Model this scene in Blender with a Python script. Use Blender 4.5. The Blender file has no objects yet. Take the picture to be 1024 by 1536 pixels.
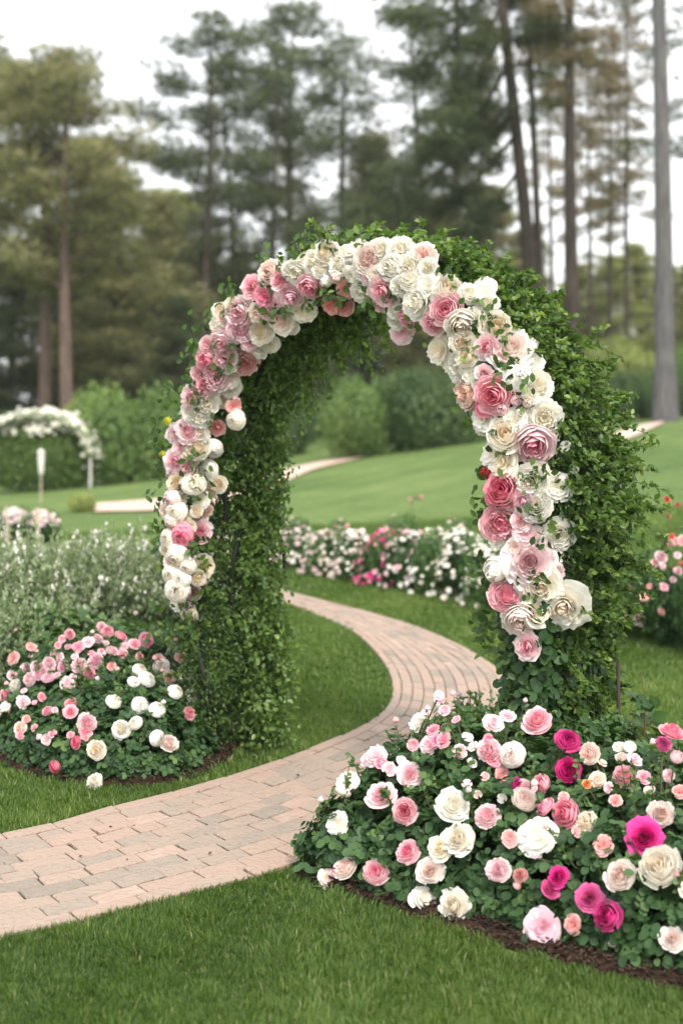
import bpy, math, random
import numpy as np
from mathutils import Vector, Matrix
random.seed(7)
RNG = np.random.default_rng(7)
R = math.radians

scene = bpy.context.scene
COL = bpy.data.collections.new('garden')
scene.collection.children.link(COL)

# ------------------------------------------------------------------ camera model
F = 2133.3          # focal length in pixels of the 1024x1536 frame
CX, HZ, CH = 512.0, 589.0, 1.6

def smooth(t):
    t = np.clip(t, 0, 1)
    return t * t * (3 - 2 * t)

def gz(x, y):
    x = np.asarray(x, float); y = np.asarray(y, float)
    xx = 10 * np.tanh(x / 10)
    s = smooth((y - 8) / 22)
    und = 0.05 * np.sin(x * .35 + 1.3) * np.sin(y * .22) * smooth((y - 11) / 8)
    return s * (0.10 + 0.125 * xx + 0.025 * np.sqrt(xx * xx + 1)) + und

def ray(px, py):
    return np.array([(px - CX) / F, 1.0, (HZ - py) / F])

def hit(px, py, hf, y0=3.0, y1=90.0, n=1500):
    """first point where the line of sight through a picture point meets height field hf"""
    d = ray(px, py)
    ys = np.geomspace(y0, y1, n)
    zs = CH + d[2] * ys
    h = hf(d[0] * ys, ys)
    k = np.nonzero(zs <= h)[0]
    if len(k) == 0:
        return None
    y = ys[k[0]]
    return np.array([d[0] * y, y, float(hf(d[0] * y, y))])

def ground(px, py):
    return hit(px, py, gz)

# ------------------------------------------------------------------ object helpers
def empty(name, loc, label, cat, group=None):
    o = bpy.data.objects.new(name, None)
    COL.objects.link(o)
    o.location = loc
    o.empty_display_size = .2
    o['label'] = label; o['category'] = cat
    if group: o['group'] = group
    return o

def link(name, me, parent=None, loc=(0, 0, 0), rot=None, scale=None, label=None):
    o = bpy.data.objects.new(name, me)
    COL.objects.link(o)
    if parent is not None: o.parent = parent
    o.location = loc
    if rot is not None:
        o.rotation_mode = 'QUATERNION'
        o.rotation_quaternion = rot
    if scale is not None:
        o.scale = (scale,) * 3 if np.isscalar(scale) else scale
    if label: o['label'] = label
    return o

def mesh_np(name, V, Fc, mats, attrs=None, mat_idx=None, smooth_shade=True):
    """V (n,3), Fc (m,k) faces all of one size, or a list of such arrays"""
    if not isinstance(Fc, list): Fc = [Fc]
    Fc = [np.asarray(f, np.int32) for f in Fc if len(f)]
    me = bpy.data.meshes.new(name)
    me.vertices.add(len(V))
    me.vertices.foreach_set('co', np.ascontiguousarray(V, dtype=np.float32).ravel())
    loops = np.concatenate([f.ravel() for f in Fc])
    sizes = np.concatenate([np.full(len(f), f.shape[1], np.int32) for f in Fc])
    me.loops.add(len(loops))
    me.loops.foreach_set('vertex_index', loops)
    starts = np.concatenate([[0], np.cumsum(sizes)[:-1]]).astype(np.int32)
    me.polygons.add(len(sizes))
    me.polygons.foreach_set('loop_start', starts)
    me.polygons.foreach_set('loop_total', sizes)
    if mat_idx is not None:
        me.polygons.foreach_set('material_index', np.asarray(mat_idx, np.int32))
    me.polygons.foreach_set('use_smooth', np.full(len(sizes), smooth_shade, dtype=bool))
    me.update(calc_edges=True)
    me.validate()
    for k, v in (attrs or {}).items():
        a = me.attributes.new(k, 'FLOAT', 'POINT')
        a.data.foreach_set('value', np.asarray(v, np.float32))
    for m in (mats if isinstance(mats, (list, tuple)) else [mats]):
        me.materials.append(m)
    return me

# ------------------------------------------------------------------ materials
def newmat(name):
    m = bpy.data.materials.new(name); m.use_nodes = True
    nt = m.node_tree
    for n in list(nt.nodes): nt.nodes.remove(n)
    return m, nt, nt.nodes, nt.links

def ramp(nodes, stops):
    r = nodes.new('ShaderNodeValToRGB')
    e = r.color_ramp.elements
    while len(e) > 1: e.remove(e[-1])
    e[0].position = stops[0][0]; e[0].color = (*stops[0][1], 1)
    for p, c in stops[1:]:
        q = e.new(p); q.color = (*c, 1)
    return r

def leaf_mat(name, stops, rough=.45, trans=.3, spec=.4, tint=(1.25, 1.35, .55)):
    m, nt, N, L = newmat(name)
    out = N.new('ShaderNodeOutputMaterial')
    at = N.new('ShaderNodeAttribute'); at.attribute_name = 'v'
    r = ramp(N, stops)
    p = N.new('ShaderNodeBsdfPrincipled')
    p.inputs['Roughness'].default_value = rough
    p.inputs['Specular IOR Level'].default_value = spec
    tr = N.new('ShaderNodeBsdfTranslucent')
    mul = N.new('ShaderNodeMix'); mul.data_type = 'RGBA'; mul.blend_type = 'MULTIPLY'
    mul.inputs[0].default_value = 1; mul.inputs[7].default_value = (*tint, 1)
    mx = N.new('ShaderNodeMixShader'); mx.inputs[0].default_value = trans
    L.new(at.outputs['Fac'], r.inputs[0]); L.new(r.outputs[0], p.inputs['Base Color'])
    L.new(r.outputs[0], mul.inputs[6]); L.new(mul.outputs[2], tr.inputs[0])
    L.new(p.outputs[0], mx.inputs[1]); L.new(tr.outputs[0], mx.inputs[2]); L.new(mx.outputs[0], out.inputs[0])
    return m

def petal_mat(name, edge, mid, core):
    m, nt, N, L = newmat(name)
    out = N.new('ShaderNodeOutputMaterial')
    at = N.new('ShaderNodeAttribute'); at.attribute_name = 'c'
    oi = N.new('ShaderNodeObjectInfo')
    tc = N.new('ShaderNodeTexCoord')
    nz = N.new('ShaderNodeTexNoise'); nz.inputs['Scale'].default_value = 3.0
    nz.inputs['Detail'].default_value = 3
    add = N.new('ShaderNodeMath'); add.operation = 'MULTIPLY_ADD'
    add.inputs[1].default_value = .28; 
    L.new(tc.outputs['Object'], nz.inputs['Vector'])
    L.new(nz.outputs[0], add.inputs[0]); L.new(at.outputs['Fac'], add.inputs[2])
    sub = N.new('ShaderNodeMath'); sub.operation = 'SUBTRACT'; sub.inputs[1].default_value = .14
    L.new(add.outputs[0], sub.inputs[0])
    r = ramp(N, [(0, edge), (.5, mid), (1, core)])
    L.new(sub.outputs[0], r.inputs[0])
    hs = N.new('ShaderNodeHueSaturation')
    mr = N.new('ShaderNodeMapRange'); mr.inputs[3].default_value = .95; mr.inputs[4].default_value = 1.03
    L.new(oi.outputs['Random'], mr.inputs[0]); L.new(mr.outputs[0], hs.inputs['Value'])
    mr2 = N.new('ShaderNodeMapRange'); mr2.inputs[3].default_value = .9; mr2.inputs[4].default_value = 1.12
    L.new(oi.outputs['Random'], mr2.inputs[0]); L.new(mr2.outputs[0], hs.inputs['Saturation'])
    L.new(r.outputs[0], hs.inputs['Color'])
    p = N.new('ShaderNodeBsdfPrincipled')
    p.inputs['Roughness'].default_value = .62
    p.inputs['Specular IOR Level'].default_value = .25
    p.inputs['Sheen Weight'].default_value = .08
    tr = N.new('ShaderNodeBsdfTranslucent')
    mx = N.new('ShaderNodeMixShader'); mx.inputs[0].default_value = .3
    L.new(hs.outputs[0], p.inputs['Base Color']); L.new(hs.outputs[0], tr.inputs[0])
    L.new(p.outputs[0], mx.inputs[1]); L.new(tr.outputs[0], mx.inputs[2]); L.new(mx.outputs[0], out.inputs[0])
    return m

def noise_mat(name, stops, scale=8, rough=.85, bump=.3, detail=6, spec=.2, stretch=None, bscale=None, attr=None, amix=.5):
    m, nt, N, L = newmat(name)
    out = N.new('ShaderNodeOutputMaterial'); p = N.new('ShaderNodeBsdfPrincipled')
    p.inputs['Roughness'].default_value = rough; p.inputs['Specular IOR Level'].default_value = spec
    tc = N.new('ShaderNodeTexCoord'); mp = N.new('ShaderNodeMapping')
    if stretch: mp.inputs['Scale'].default_value = stretch
    nz = N.new('ShaderNodeTexNoise'); nz.inputs['Scale'].default_value = scale; nz.inputs['Detail'].default_value = detail
    nz.inputs['Roughness'].default_value = .65
    r = ramp(N, stops)
    L.new(tc.outputs['Object'], mp.inputs[0]); L.new(mp.outputs[0], nz.inputs['Vector'])
    if attr:
        at = N.new('ShaderNodeAttribute'); at.attribute_name = attr
        mix = N.new('ShaderNodeMix'); mix.inputs[0].default_value = amix
        L.new(at.outputs['Fac'], mix.inputs[2]); L.new(nz.outputs[0], mix.inputs[3]); L.new(mix.outputs[0], r.inputs[0])
    else:
        L.new(nz.outputs[0], r.inputs[0])
    L.new(r.outputs[0], p.inputs['Base Color'])
    if bump:
        nb = N.new('ShaderNodeTexNoise'); nb.inputs['Scale'].default_value = bscale or scale * 4; nb.inputs['Detail'].default_value = 5
        L.new(mp.outputs[0], nb.inputs['Vector'])
        b = N.new('ShaderNodeBump'); b.inputs['Strength'].default_value = bump; b.inputs['Distance'].default_value = .02
        L.new(nb.outputs[0], b.inputs['Height']); L.new(b.outputs[0], p.inputs['Normal'])
    L.new(p.outputs[0], out.inputs[0])
    return m

M = {}
def lawn_mat():
    m, nt, N, L = newmat('lawn')
    out = N.new('ShaderNodeOutputMaterial'); p = N.new('ShaderNodeBsdfPrincipled')
    p.inputs['Roughness'].default_value = .9; p.inputs['Specular IOR Level'].default_value = .15
    tc = N.new('ShaderNodeTexCoord')
    def nz(sc, det):
        n = N.new('ShaderNodeTexNoise'); n.inputs['Scale'].default_value = sc; n.inputs['Detail'].default_value = det; n.inputs['Roughness'].default_value = .7
        L.new(tc.outputs['Object'], n.inputs['Vector']); return n
    a, b = nz(.35, 3), nz(9, 9)
    mp = N.new('ShaderNodeMapping'); mp.inputs['Rotation'].default_value = (0, 0, .5); L.new(tc.outputs['Object'], mp.inputs[0])
    w = N.new('ShaderNodeTexWave'); w.inputs['Scale'].default_value = .32; w.inputs['Distortion'].default_value = 1.5; w.inputs['Detail'].default_value = 2
    L.new(mp.outputs[0], w.inputs['Vector'])
    m1 = N.new('ShaderNodeMix'); m1.inputs[0].default_value = .5; L.new(a.outputs[0], m1.inputs[2]); L.new(b.outputs[0], m1.inputs[3])
    m2 = N.new('ShaderNodeMix'); m2.inputs[0].default_value = .035; L.new(m1.outputs[0], m2.inputs[2]); L.new(w.outputs['Fac'], m2.inputs[3])
    r = ramp(N, [(.34, (.07, .125, .034)), (.5, (.125, .19, .056)), (.66, (.205, .265, .09))])
    L.new(m2.outputs[0], r.inputs[0]); L.new(r.outputs[0], p.inputs['Base Color'])
    nb = nz(55, 6); bu = N.new('ShaderNodeBump'); bu.inputs['Strength'].default_value = .9; bu.inputs['Distance'].default_value = .03
    L.new(nb.outputs[0], bu.inputs['Height']); L.new(bu.outputs[0], p.inputs['Normal']); L.new(p.outputs[0], out.inputs[0])
    return m
M['lawn'] = lawn_mat()
M['soil'] = noise_mat('soil', [(.3, (.018, .011, .008)), (.6, (.05, .03, .021)), (.8, (.1, .062, .045))], 30, .95, .8, 8, .1)
M['chip'] = noise_mat('chip', [(.2, (.022, .013, .010)), (.55, (.055, .034, .026)), (.9, (.12, .08, .06))], 12, .9, .4, 5, .15, attr='v', amix=.35)
M['grass'] = leaf_mat('grass', [(0, (.045, .09, .018)), (.4, (.095, .165, .034)), (.75, (.165, .24, .06)), (.93, (.27, .31, .12)), (1, (.40, .36, .2))], .5, .4, .3)
M['paver'] = noise_mat('paver', [(.10, (.24, .205, .17)), (.34, (.31, .255, .21)), (.5, (.355, .275, .222)), (.68, (.385, .275, .222)), (.9, (.46, .385, .32))], 13, .9, .8, 12, .2, attr='v', amix=.36)
M['sand'] = noise_mat('sand', [(.3, (.035, .035, .02)), (.6, (.09, .075, .05)), (.8, (.06, .085, .03))], 30, .95, .5)
M['farpath'] = noise_mat('farpath', [(.3, (.52, .37, .30)), (.7, (.66, .5, .42))], 4, .9, .2)
M['bark'] = noise_mat('bark', [(.25, (.03, .025, .022)), (.55, (.075, .06, .052)), (.8, (.15, .125, .11))], 3, .95, .8, 8, .1, stretch=(3, 3, .5))
M['bark_red'] = noise_mat('bark_red', [(.25, (.06, .045, .038)), (.55, (.14, .10, .085)), (.8, (.25, .185, .155))], 3, .95, .8, 8, .1, stretch=(3, 3, .5))
M['bark_grey'] = noise_mat('bark_grey', [(.25, (.06, .058, .06)), (.5, (.12, .115, .118)), (.75, (.21, .2, .2))], 5, .95, 1.0, 9, .1, stretch=(3, 3, .35))
M['stem'] = noise_mat('stem', [(.3, (.05, .06, .025)), (.7, (.11, .1, .05))], 20, .7, .2)
M['redstem'] = noise_mat('redstem', [(.3, (.09, .05, .03)), (.7, (.16, .1, .06))], 20, .7, .2)
M['iron'] = noise_mat('iron', [(.3, (.02, .03, .022)), (.7, (.05, .055, .045))], 20, .5, .2)
M['whitewood'] = noise_mat('whitewood', [(.3, (.6, .58, .55)), (.7, (.75, .73, .7))], 8, .6, .1)
M['stake'] = noise_mat('stake', [(.3, (.4, .33, .25)), (.7, (.55, .47, .38))], 8, .8, .1)
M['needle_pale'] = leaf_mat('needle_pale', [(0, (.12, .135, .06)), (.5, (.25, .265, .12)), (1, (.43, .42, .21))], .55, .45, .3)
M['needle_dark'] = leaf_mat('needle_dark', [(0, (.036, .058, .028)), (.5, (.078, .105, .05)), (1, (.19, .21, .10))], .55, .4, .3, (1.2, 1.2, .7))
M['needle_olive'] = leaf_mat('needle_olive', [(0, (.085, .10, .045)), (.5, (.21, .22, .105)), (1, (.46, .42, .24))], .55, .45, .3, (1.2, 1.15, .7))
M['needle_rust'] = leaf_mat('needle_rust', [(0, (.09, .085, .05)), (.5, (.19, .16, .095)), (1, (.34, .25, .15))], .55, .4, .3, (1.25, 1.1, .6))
M['bush_light'] = leaf_mat('bush_light', [(0, (.065, .125, .035)), (.5, (.13, .215, .065)), (1, (.27, .36, .125))], .5, .4)
M['bush_dark'] = leaf_mat('bush_dark', [(0, (.035, .07, .028)), (.5, (.07, .125, .045)), (1, (.15, .22, .085))], .5, .35)
M['bush_yellow'] = leaf_mat('bush_yellow', [(0, (.15, .20, .07)), (.5, (.29, .34, .12)), (1, (.48, .50, .22))], .5, .45)
M['silver'] = leaf_mat('silver', [(0, (.08, .125, .06)), (.5, (.165, .225, .125)), (1, (.34, .39, .26))], .55, .35)
M['vine'] = leaf_mat('vine', [(0, (.024, .055, .016)), (.4, (.055, .112, .028)), (.8, (.115, .195, .048)), (1, (.26, .34, .10))], .42, .4, .38)
M['vine_bright'] = leaf_mat('vine_bright', [(0, (.06, .12, .03)), (.4, (.11, .20, .05)), (.8, (.19, .30, .085)), (1, (.33, .42, .14))], .36, .42, .5)
M['roseleaf'] = leaf_mat('roseleaf', [(0, (.022, .055, .020)), (.45, (.045, .10, .034)), (.85, (.08, .155, .05)), (1, (.15, .23, .08))], .5, .28, .3)
M['roseleaf_light'] = leaf_mat('roseleaf_light', [(0, (.04, .09, .03)), (.45, (.075, .15, .045)), (.85, (.13, .22, .07)), (1, (.2, .29, .09))], .4, .32, .4)
PM = {
 'white':   petal_mat('petal_white', (.90, .885, .85), (.90, .88, .82), (.89, .85, .74)),
 'cream':   petal_mat('petal_cream', (.90, .87, .80), (.90, .84, .73), (.88, .77, .60)),
 'blush':   petal_mat('petal_blush', (.91, .85, .81), (.90, .78, .72), (.88, .66, .61)),
 'palepink':petal_mat('petal_palepink', (.91, .775, .79), (.89, .685, .71), (.85, .52, .575)),
 'pink':    petal_mat('petal_pink', (.90, .63, .67), (.88, .49, .555), (.81, .31, .41)),
 'rosepink':petal_mat('petal_rosepink', (.91, .765, .78), (.89, .575, .635), (.81, .26, .38)),
 'deep':    petal_mat('petal_deep', (.88, .45, .53), (.83, .28, .39), (.72, .13, .25)),
 'magenta': petal_mat('petal_magenta', (.76, .14, .40), (.68, .06, .28), (.42, .015, .13)),
 'lilac':   petal_mat('petal_lilac', (.90, .75, .79), (.87, .63, .70), (.80, .47, .56)),
 'salmon':  petal_mat('petal_salmon', (.88, .62, .60), (.85, .50, .48), (.78, .35, .34)),
 'peach':   petal_mat('petal_peach', (.90, .78, .70), (.89, .70, .60), (.84, .56, .44)),
 'red':     petal_mat('petal_red', (.82, .18, .18), (.74, .10, .11), (.55, .04, .04)),
 'orange':  petal_mat('petal_orange', (.86, .52, .30), (.82, .40, .18), (.68, .25, .1)),
 'lime':    petal_mat('petal_lime', (.60, .66, .12), (.62, .64, .10), (.5, .5, .06)),
}
WORDS = {'white': 'white', 'cream': 'cream', 'blush': 'blush white', 'palepink': 'pale pink', 'pink': 'pink', 'rosepink': 'pale pink bloom with a deep pink heart',
         'deep': 'deep pink', 'magenta': 'magenta', 'lilac': 'lilac pink', 'salmon': 'salmon', 'peach': 'peach', 'red': 'coral red', 'orange': 'orange', 'lime': 'yellow green'}
COLS = list(PM)

# ------------------------------------------------------------------ geometry builders
def tube(pts, rad, n=8):
    """tapered tube along pts, returns V,F(quads)"""
    pts = np.asarray(pts, float); rad = np.broadcast_to(np.asarray(rad, float), (len(pts),))
    d = np.gradient(pts, axis=0); d /= np.linalg.norm(d, axis=1)[:, None] + 1e-9
    ref = np.array([1., 0, 0]) if abs(d[0][0]) < .8 else np.array([0, 1., 0])
    V = []
    for i in range(len(pts)):
        a = np.cross(d[i], ref); a /= np.linalg.norm(a) + 1e-9
        b = np.cross(d[i], a)
        ref = np.cross(a, d[i]) if False else ref
        th = np.arange(n) * 2 * math.pi / n
        V.append(pts[i] + rad[i] * (np.cos(th)[:, None] * a + np.sin(th)[:, None] * b))
    V = np.concatenate(V)
    k = np.arange(n); Fq = []
    for i in range(len(pts) - 1):
        Fq.append(np.stack([i * n + k, i * n + (k + 1) % n, (i + 1) * n + (k + 1) % n, (i + 1) * n + k], 1))
    return V, np.concatenate(Fq)

def merge(parts):
    Vs, Fs, o = [], [], 0
    for V, Fq in parts:
        Vs.append(V); Fs.append(Fq + o); o += len(V)
    return np.concatenate(Vs), np.concatenate(Fs)

def unit(a):
    return a / (np.linalg.norm(a, axis=-1, keepdims=True) + 1e-9)

# leaf templates: x across, y along, z up (unit length)
LEAF6 = (np.array([[0, 0, 0], [.30, .38, .07], [.24, .74, .05], [0, 1, -.06], [-.24, .74, .05], [-.30, .38, .07], [0, .5, -.03]]),
         np.array([[0, 1, 6], [1, 2, 6], [2, 3, 6], [3, 4, 6], [4, 5, 6], [5, 0, 6]]))
LEAF4 = (np.array([[0, 0, 0], [.27, .48, .08], [0, 1, -.05], [-.27, .48, .08]]), np.array([[0, 1, 2], [0, 2, 3]]))
ROUND = (np.array([[0, 0, 0], [.30, .2, .05], [.42, .52, .09], [.28, .84, .04], [0, 1, -.05], [-.28, .84, .04], [-.42, .52, .09], [-.30, .2, .05], [0, .5, -.03]]),
         np.array([[0, 1, 8], [1, 2, 8], [2, 3, 8], [3, 4, 8], [4, 5, 8], [5, 6, 8], [6, 7, 8], [7, 0, 8]]))
NEEDLE = (np.array([[-.09, 0, 0], [.09, 0, 0], [0, 1, 0]]), np.array([[0, 1, 2]]))
TUFT = (np.array([[-.05, 0, 0], [.05, 0, 0], [.0, 1, 0], [-.05, 0, .02], [.05, 0, .02], [.42, .85, .1], [-.05, 0, -.02], [.05, 0, -.02], [-.42, .85, -.1]]),
        np.array([[0, 1, 2], [3, 4, 5], [6, 7, 8]]))

def leaves(P, Nn, size, tmpl, T=None, v=None, rng=RNG):
    """scatter leaves: positions, facing normals, sizes; T = growth direction"""
    P = np.asarray(P, float); n = len(P)
    Nn = unit(np.asarray(Nn, float))
    if T is None: T = rng.normal(size=(n, 3))
    Y = unit(T - (T * Nn).sum(1)[:, None] * Nn)
    X = np.cross(Y, Nn)
    size = np.broadcast_to(size, (n,))
    tv, tf = tmpl
    V = P[:, None, :] + size[:, None, None] * (tv[None, :, 0:1] * X[:, None] + tv[None, :, 1:2] * Y[:, None] + tv[None, :, 2:3] * Nn[:, None])
    Fc = tf[None] + (np.arange(n) * len(tv))[:, None, None]
    if v is None: v = rng.beta(2.2, 2.2, n)
    return V.reshape(-1, 3), Fc.reshape(-1, tf.shape[1]), np.repeat(v, len(tv))

def fnoise(P, s, seed=0):
    """cheap smooth 3-D noise in about -1..1"""
    r = np.random.default_rng(seed)
    out = 0
    for k in range(5):
        w = r.normal(size=3) * s * (1 + .5 * k); ph = r.uniform(0, 6.28)
        out = out + np.sin(P @ w + ph) / (1 + .35 * k)
    return out / 2.6

# ------------------------------------------------------------------ blooms
def petal(phi, half, P1, P2, P3, tipround=.18, ruff=.03, nu=6, nv=6, r0=-.015, rng=RNG, tilt=0.):
    u = np.linspace(-1, 1, nu + 1)[None, :]; t = np.linspace(0, 1, nv + 1)[:, None]
    te = t * (1 - tipround * u ** 2 * t)
    B = lambda a, b, c, d: (1 - te) ** 3 * a + 3 * (1 - te) ** 2 * te * b + 3 * (1 - te) * te ** 2 * c + te ** 3 * d
    rr = B(r0, P1[0], P2[0], P3[0]); zz = B(0, P1[1], P2[1], P3[1])
    wp = np.sin(math.pi * (.12 + .70 * te)) ** .6
    a = phi + half * u * wp
    ph = rng.uniform(0, 6.28, 2)
    rf = ruff * te ** 2 * (np.sin(u * 5.5 + ph[0]) + .6 * np.sin(u * 11 + ph[1]))
    rr = rr + rf * .7 + .03 * (u ** 2) * te
    zz = zz + rf - tilt * rr
    V = np.stack([rr * np.cos(a), rr * np.sin(a), zz + 0 * a], -1).reshape(-1, 3)
    k = np.arange(nv)[:, None] * (nu + 1) + np.arange(nu)[None]
    k = k.ravel()
    return V, np.stack([k, k + 1, k + nu + 2, k + nu + 1], 1)

def bloom_geo(kind, seed):
    rg = np.random.default_rng(seed)
    parts, cs = [], []
    def add(V, Fq, c):
        parts.append((V, Fq)); cs.append(np.clip(c + np.zeros(len(V)), 0, 1))
    j = lambda s: rg.normal() * s
    if kind in ('rose', 'rosebig'):
        lay = [(2, .09, .13, .07, .80, 1.5), (3, .16, .21, .14, .80, 1.2), (3, .24, .30, .23, .77, 1.15), (4, .33, .40, .33, .72, .98), (4, .43, .50, .44, .64, .95),
               (5, .53, .62, .58, .54, .84), (5, .66, .77, .75, .42, .80), (5, .80, .92, .93, .27, .78)]
        if kind == 'rosebig': lay.append((6, .92, 1.06, 1.12, .12, .70))
        a0 = rg.uniform(0, 6.28)
        cen = rg.normal(0, .04, 2)
        for i, (n, p1, p2, p3, h, half) in enumerate(lay):
            a0 += 2.4
            for k in range(n):
                phi = a0 + k * 2 * math.pi / n + j(.16)
                s = 1 + j(.07)
                curl = .14 if i >= 4 else .04
                V, Fq = petal(phi, half * (1 + j(.08)), (p1 * s, -.02), (p2 * s, h * .66), ((p3 + curl * .6) * s, (h - curl * .5) * (1 + j(.07))),
                              ruff=.014 + .008 * i, rng=rg, nu=7, nv=6, tipround=.14 + .02 * i)
                V[:, :2] += cen * (1 - i / len(lay)) + rg.normal(0, .015, 2)
                t = np.linspace(0, 1, 7).repeat(8)
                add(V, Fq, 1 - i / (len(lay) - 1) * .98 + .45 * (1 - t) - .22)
    elif kind == 'cup':
        lay = [(3, .14, .20, .12, .92, 1.3), (3, .24, .31, .22, .92, 1.15), (4, .34, .42, .33, .88, 1.0), (4, .46, .55, .45, .84, .92),
               (5, .60, .70, .58, .78, .84), (5, .74, .86, .74, .68, .80), (5, .84, .98, .92, .50, .76)]
        a0 = rg.uniform(0, 6.28); cen = rg.normal(0, .05, 2)
        for i, (n, p1, p2, p3, h, half) in enumerate(lay):
            a0 += 2.4
            for k in range(n):
                phi = a0 + k * 2 * math.pi / n + j(.18); s = 1 + j(.06); curl = .12 if i >= 5 else .0
                V, Fq = petal(phi, half * (1 + j(.08)), (p1 * s * 1.1, -.04), (p2 * s * 1.05, h * .6), ((p3 + curl * .6) * s, (h - curl * .5) * (1 + j(.06))),
                              ruff=.012 + .007 * i, rng=rg, nu=7, nv=6, tipround=.16)
                V[:, :2] += cen * (1 - i / len(lay)) + rg.normal(0, .012, 2)
                t = np.linspace(0, 1, 7).repeat(8)
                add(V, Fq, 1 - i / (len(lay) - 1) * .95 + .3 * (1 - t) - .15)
    elif kind == 'peony':
        for i, (n, r, h) in enumerate([(7, 1.0, .12), (7, .92, .32), (7, .80, .46)]):
            for k in range(n):
                V, Fq = petal(k * 2 * math.pi / n + i * .5 + j(.15), .62, (r * .75, -.05), (r * 1.02, h * .6), (r * (.98 + j(.05)), h + j(.05)), ruff=.05, rng=rg, nu=6, nv=5, tipround=.1)
                add(V, Fq, .08 + .12 * i)
        for k in range(34):        # ruffled heart
            g = (k + .5) / 34
            th = 2.399 * k; rad = .62 * math.sqrt(g)
            r2 = rad + .08
            h = .66 - .22 * g + j(.05)
            V, Fq = petal(th + j(.3), .75 - .3 * g + .25 / (1 + 6 * g), (r2 * .8, 0), (r2 * 1.05, h * .7), (r2 * (.9 + j(.15)), h), ruff=.055, rng=rg, nu=5, nv=4, tipround=.05)
            add(V, Fq, 1 - g * .85)
    elif kind == 'ball':
        for i, (n, r, cl, h) in enumerate([(3, .22, -.02, 1.0), (3, .34, .03, 1.04), (4, .50, .10, 1.06), (5, .66, .24, 1.02), (5, .80, .42, .94), (6, .92, .62, .78), (6, .98, .84, .55)]):
            for k in range(n):
                s = 1 + j(.03)
                V, Fq = petal(k * 2 * math.pi / n + i * .7 + j(.1), 1.1 if i < 3 else .85, (r * 1.1 * s, -.04), (r * 1.18 * s, h * .80), (cl * s, h + j(.04)), ruff=.028, rng=rg, nu=6, nv=6, tipround=.12)
                add(V, Fq, .85 - i * .14)
    elif kind == 'bud':
        for i, (n, r, cl, h) in enumerate([(3, .32, .06, 1.3), (3, .45, .14, 1.25), (4, .55, .34, 1.1), (4, .62, .62, .8)]):
            for k in range(n):
                V, Fq = petal(k * 2 * math.pi / n + i * .8 + j(.15), 1.1, (r * 1.1, -.02), (r * 1.25, h * .55), (cl, h + j(.04)), ruff=.02, rng=rg, nu=5, nv=5, tipround=.2)
                add(V, Fq, .8 - i * .2)
    elif kind == 'loose':          # open, floppy double bloom
        for i, (n, r, h) in enumerate([(5, 1.0, -.05), (5, .95, .18), (5, .72, .36), (4, .48, .44), (4, .28, .46)]):
            for k in range(n):
                V, Fq = petal(k * 2 * math.pi / n + i * .9 + j(.3), .72, (r * .6, .02), (r * .95, h * .8 + .05 + j(.06)), (r * (1.02 + j(.08)), h + j(.1)), ruff=.06, rng=rg, nu=6, nv=5, tipround=.22)
                add(V, Fq, .05 + i * .24)
    elif kind == 'mini':
        for i, (n, r, h) in enumerate([(5, 1.0, .25), (5, .6, .5)]):
            for k in range(n):
                V, Fq = petal(k * 2 * math.pi / n + i * .6 + j(.2), .68, (r * .6, 0), (r * .95, h), (r, h + j(.1)), ruff=.06, rng=rg, nu=2, nv=2)
                add(V, Fq, .15 + i * .6)
    V, Fq = merge(parts)
    c = np.concatenate(cs)
    V = V - np.array([0, 0, .18])
    return V, Fq, c

GEO = {}
for kd, nvar in (('rose', 5), ('cup', 5), ('rosebig', 4), ('peony', 6), ('ball', 3), ('bud', 2), ('loose', 3), ('mini', 3)):
    GEO[kd] = [bloom_geo(kd, 100 + 17 * i + len(kd) * 31) for i in range(nvar)]
_bm = {}
def bloom_mesh(kind, i, col):
    key = (kind, i, col)
    if key not in _bm:
        V, Fq, c = GEO[kind][i]
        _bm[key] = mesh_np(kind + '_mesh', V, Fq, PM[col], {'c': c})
    return _bm[key]

PARTNAME = {'rose': 'rose_bloom', 'rosebig': 'rose_bloom', 'cup': 'rose_bloom', 'peony': 'peony_bloom', 'ball': 'peony_bloom', 'bud': 'rose_bud', 'loose': 'rose_bloom', 'mini': 'small_bloom'}
def face_quat(nrm):
    nrm = unit(np.asarray(nrm, float))
    q = Vector(nrm).to_track_quat('Z', 'Y')
    return q @ Matrix.Rotation(random.uniform(0, 6.283), 3, 'Z').to_quaternion()

def add_bloom(parent, P, nrm, diam, kind, col, loc0):
    if kind == 'rose' and random.random() < .55: kind = 'cup'
    if kind == 'rosebig' and random.random() < .25: kind = 'cup'
    i = random.randrange(len(GEO[kind]))
    s = diam / 2 * (1.0 if kind != 'bud' else 1.35)
    sc = (s * random.uniform(.94, 1.06), s * random.uniform(.94, 1.06), s * random.uniform(.9, 1.1))
    w = WORDS[col]
    lab = w if 'bloom' in w else w + (' bud' if kind == 'bud' else ' bloom')
    return link(PARTNAME[kind], bloom_mesh(kind, i, col), parent, tuple(np.asarray(P) - np.asarray(loc0)), face_quat(nrm), sc, lab)

def merged_blooms(name, items, loc0, geo_kind=None):
    """items: (P, nrm, diam, kind, col) -> one mesh with a material slot per colour"""
    used = sorted({it[4] for it in items})
    Vs, Fs, Cs, Ms, o = [], [], [], [], 0
    for P, nrm, diam, kind, col in items:
        V, Fq, c = random.choice(GEO[kind])
        Mx = np.array(face_quat(nrm).to_matrix())
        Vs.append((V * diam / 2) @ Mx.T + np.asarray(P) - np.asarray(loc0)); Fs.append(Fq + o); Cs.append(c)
        Ms.append(np.full(len(Fq), used.index(col))); o += len(V)
    return mesh_np(name, np.concatenate(Vs), np.concatenate(Fs), [PM[c] for c in used], {'c': np.concatenate(Cs)}, np.concatenate(Ms))

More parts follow.
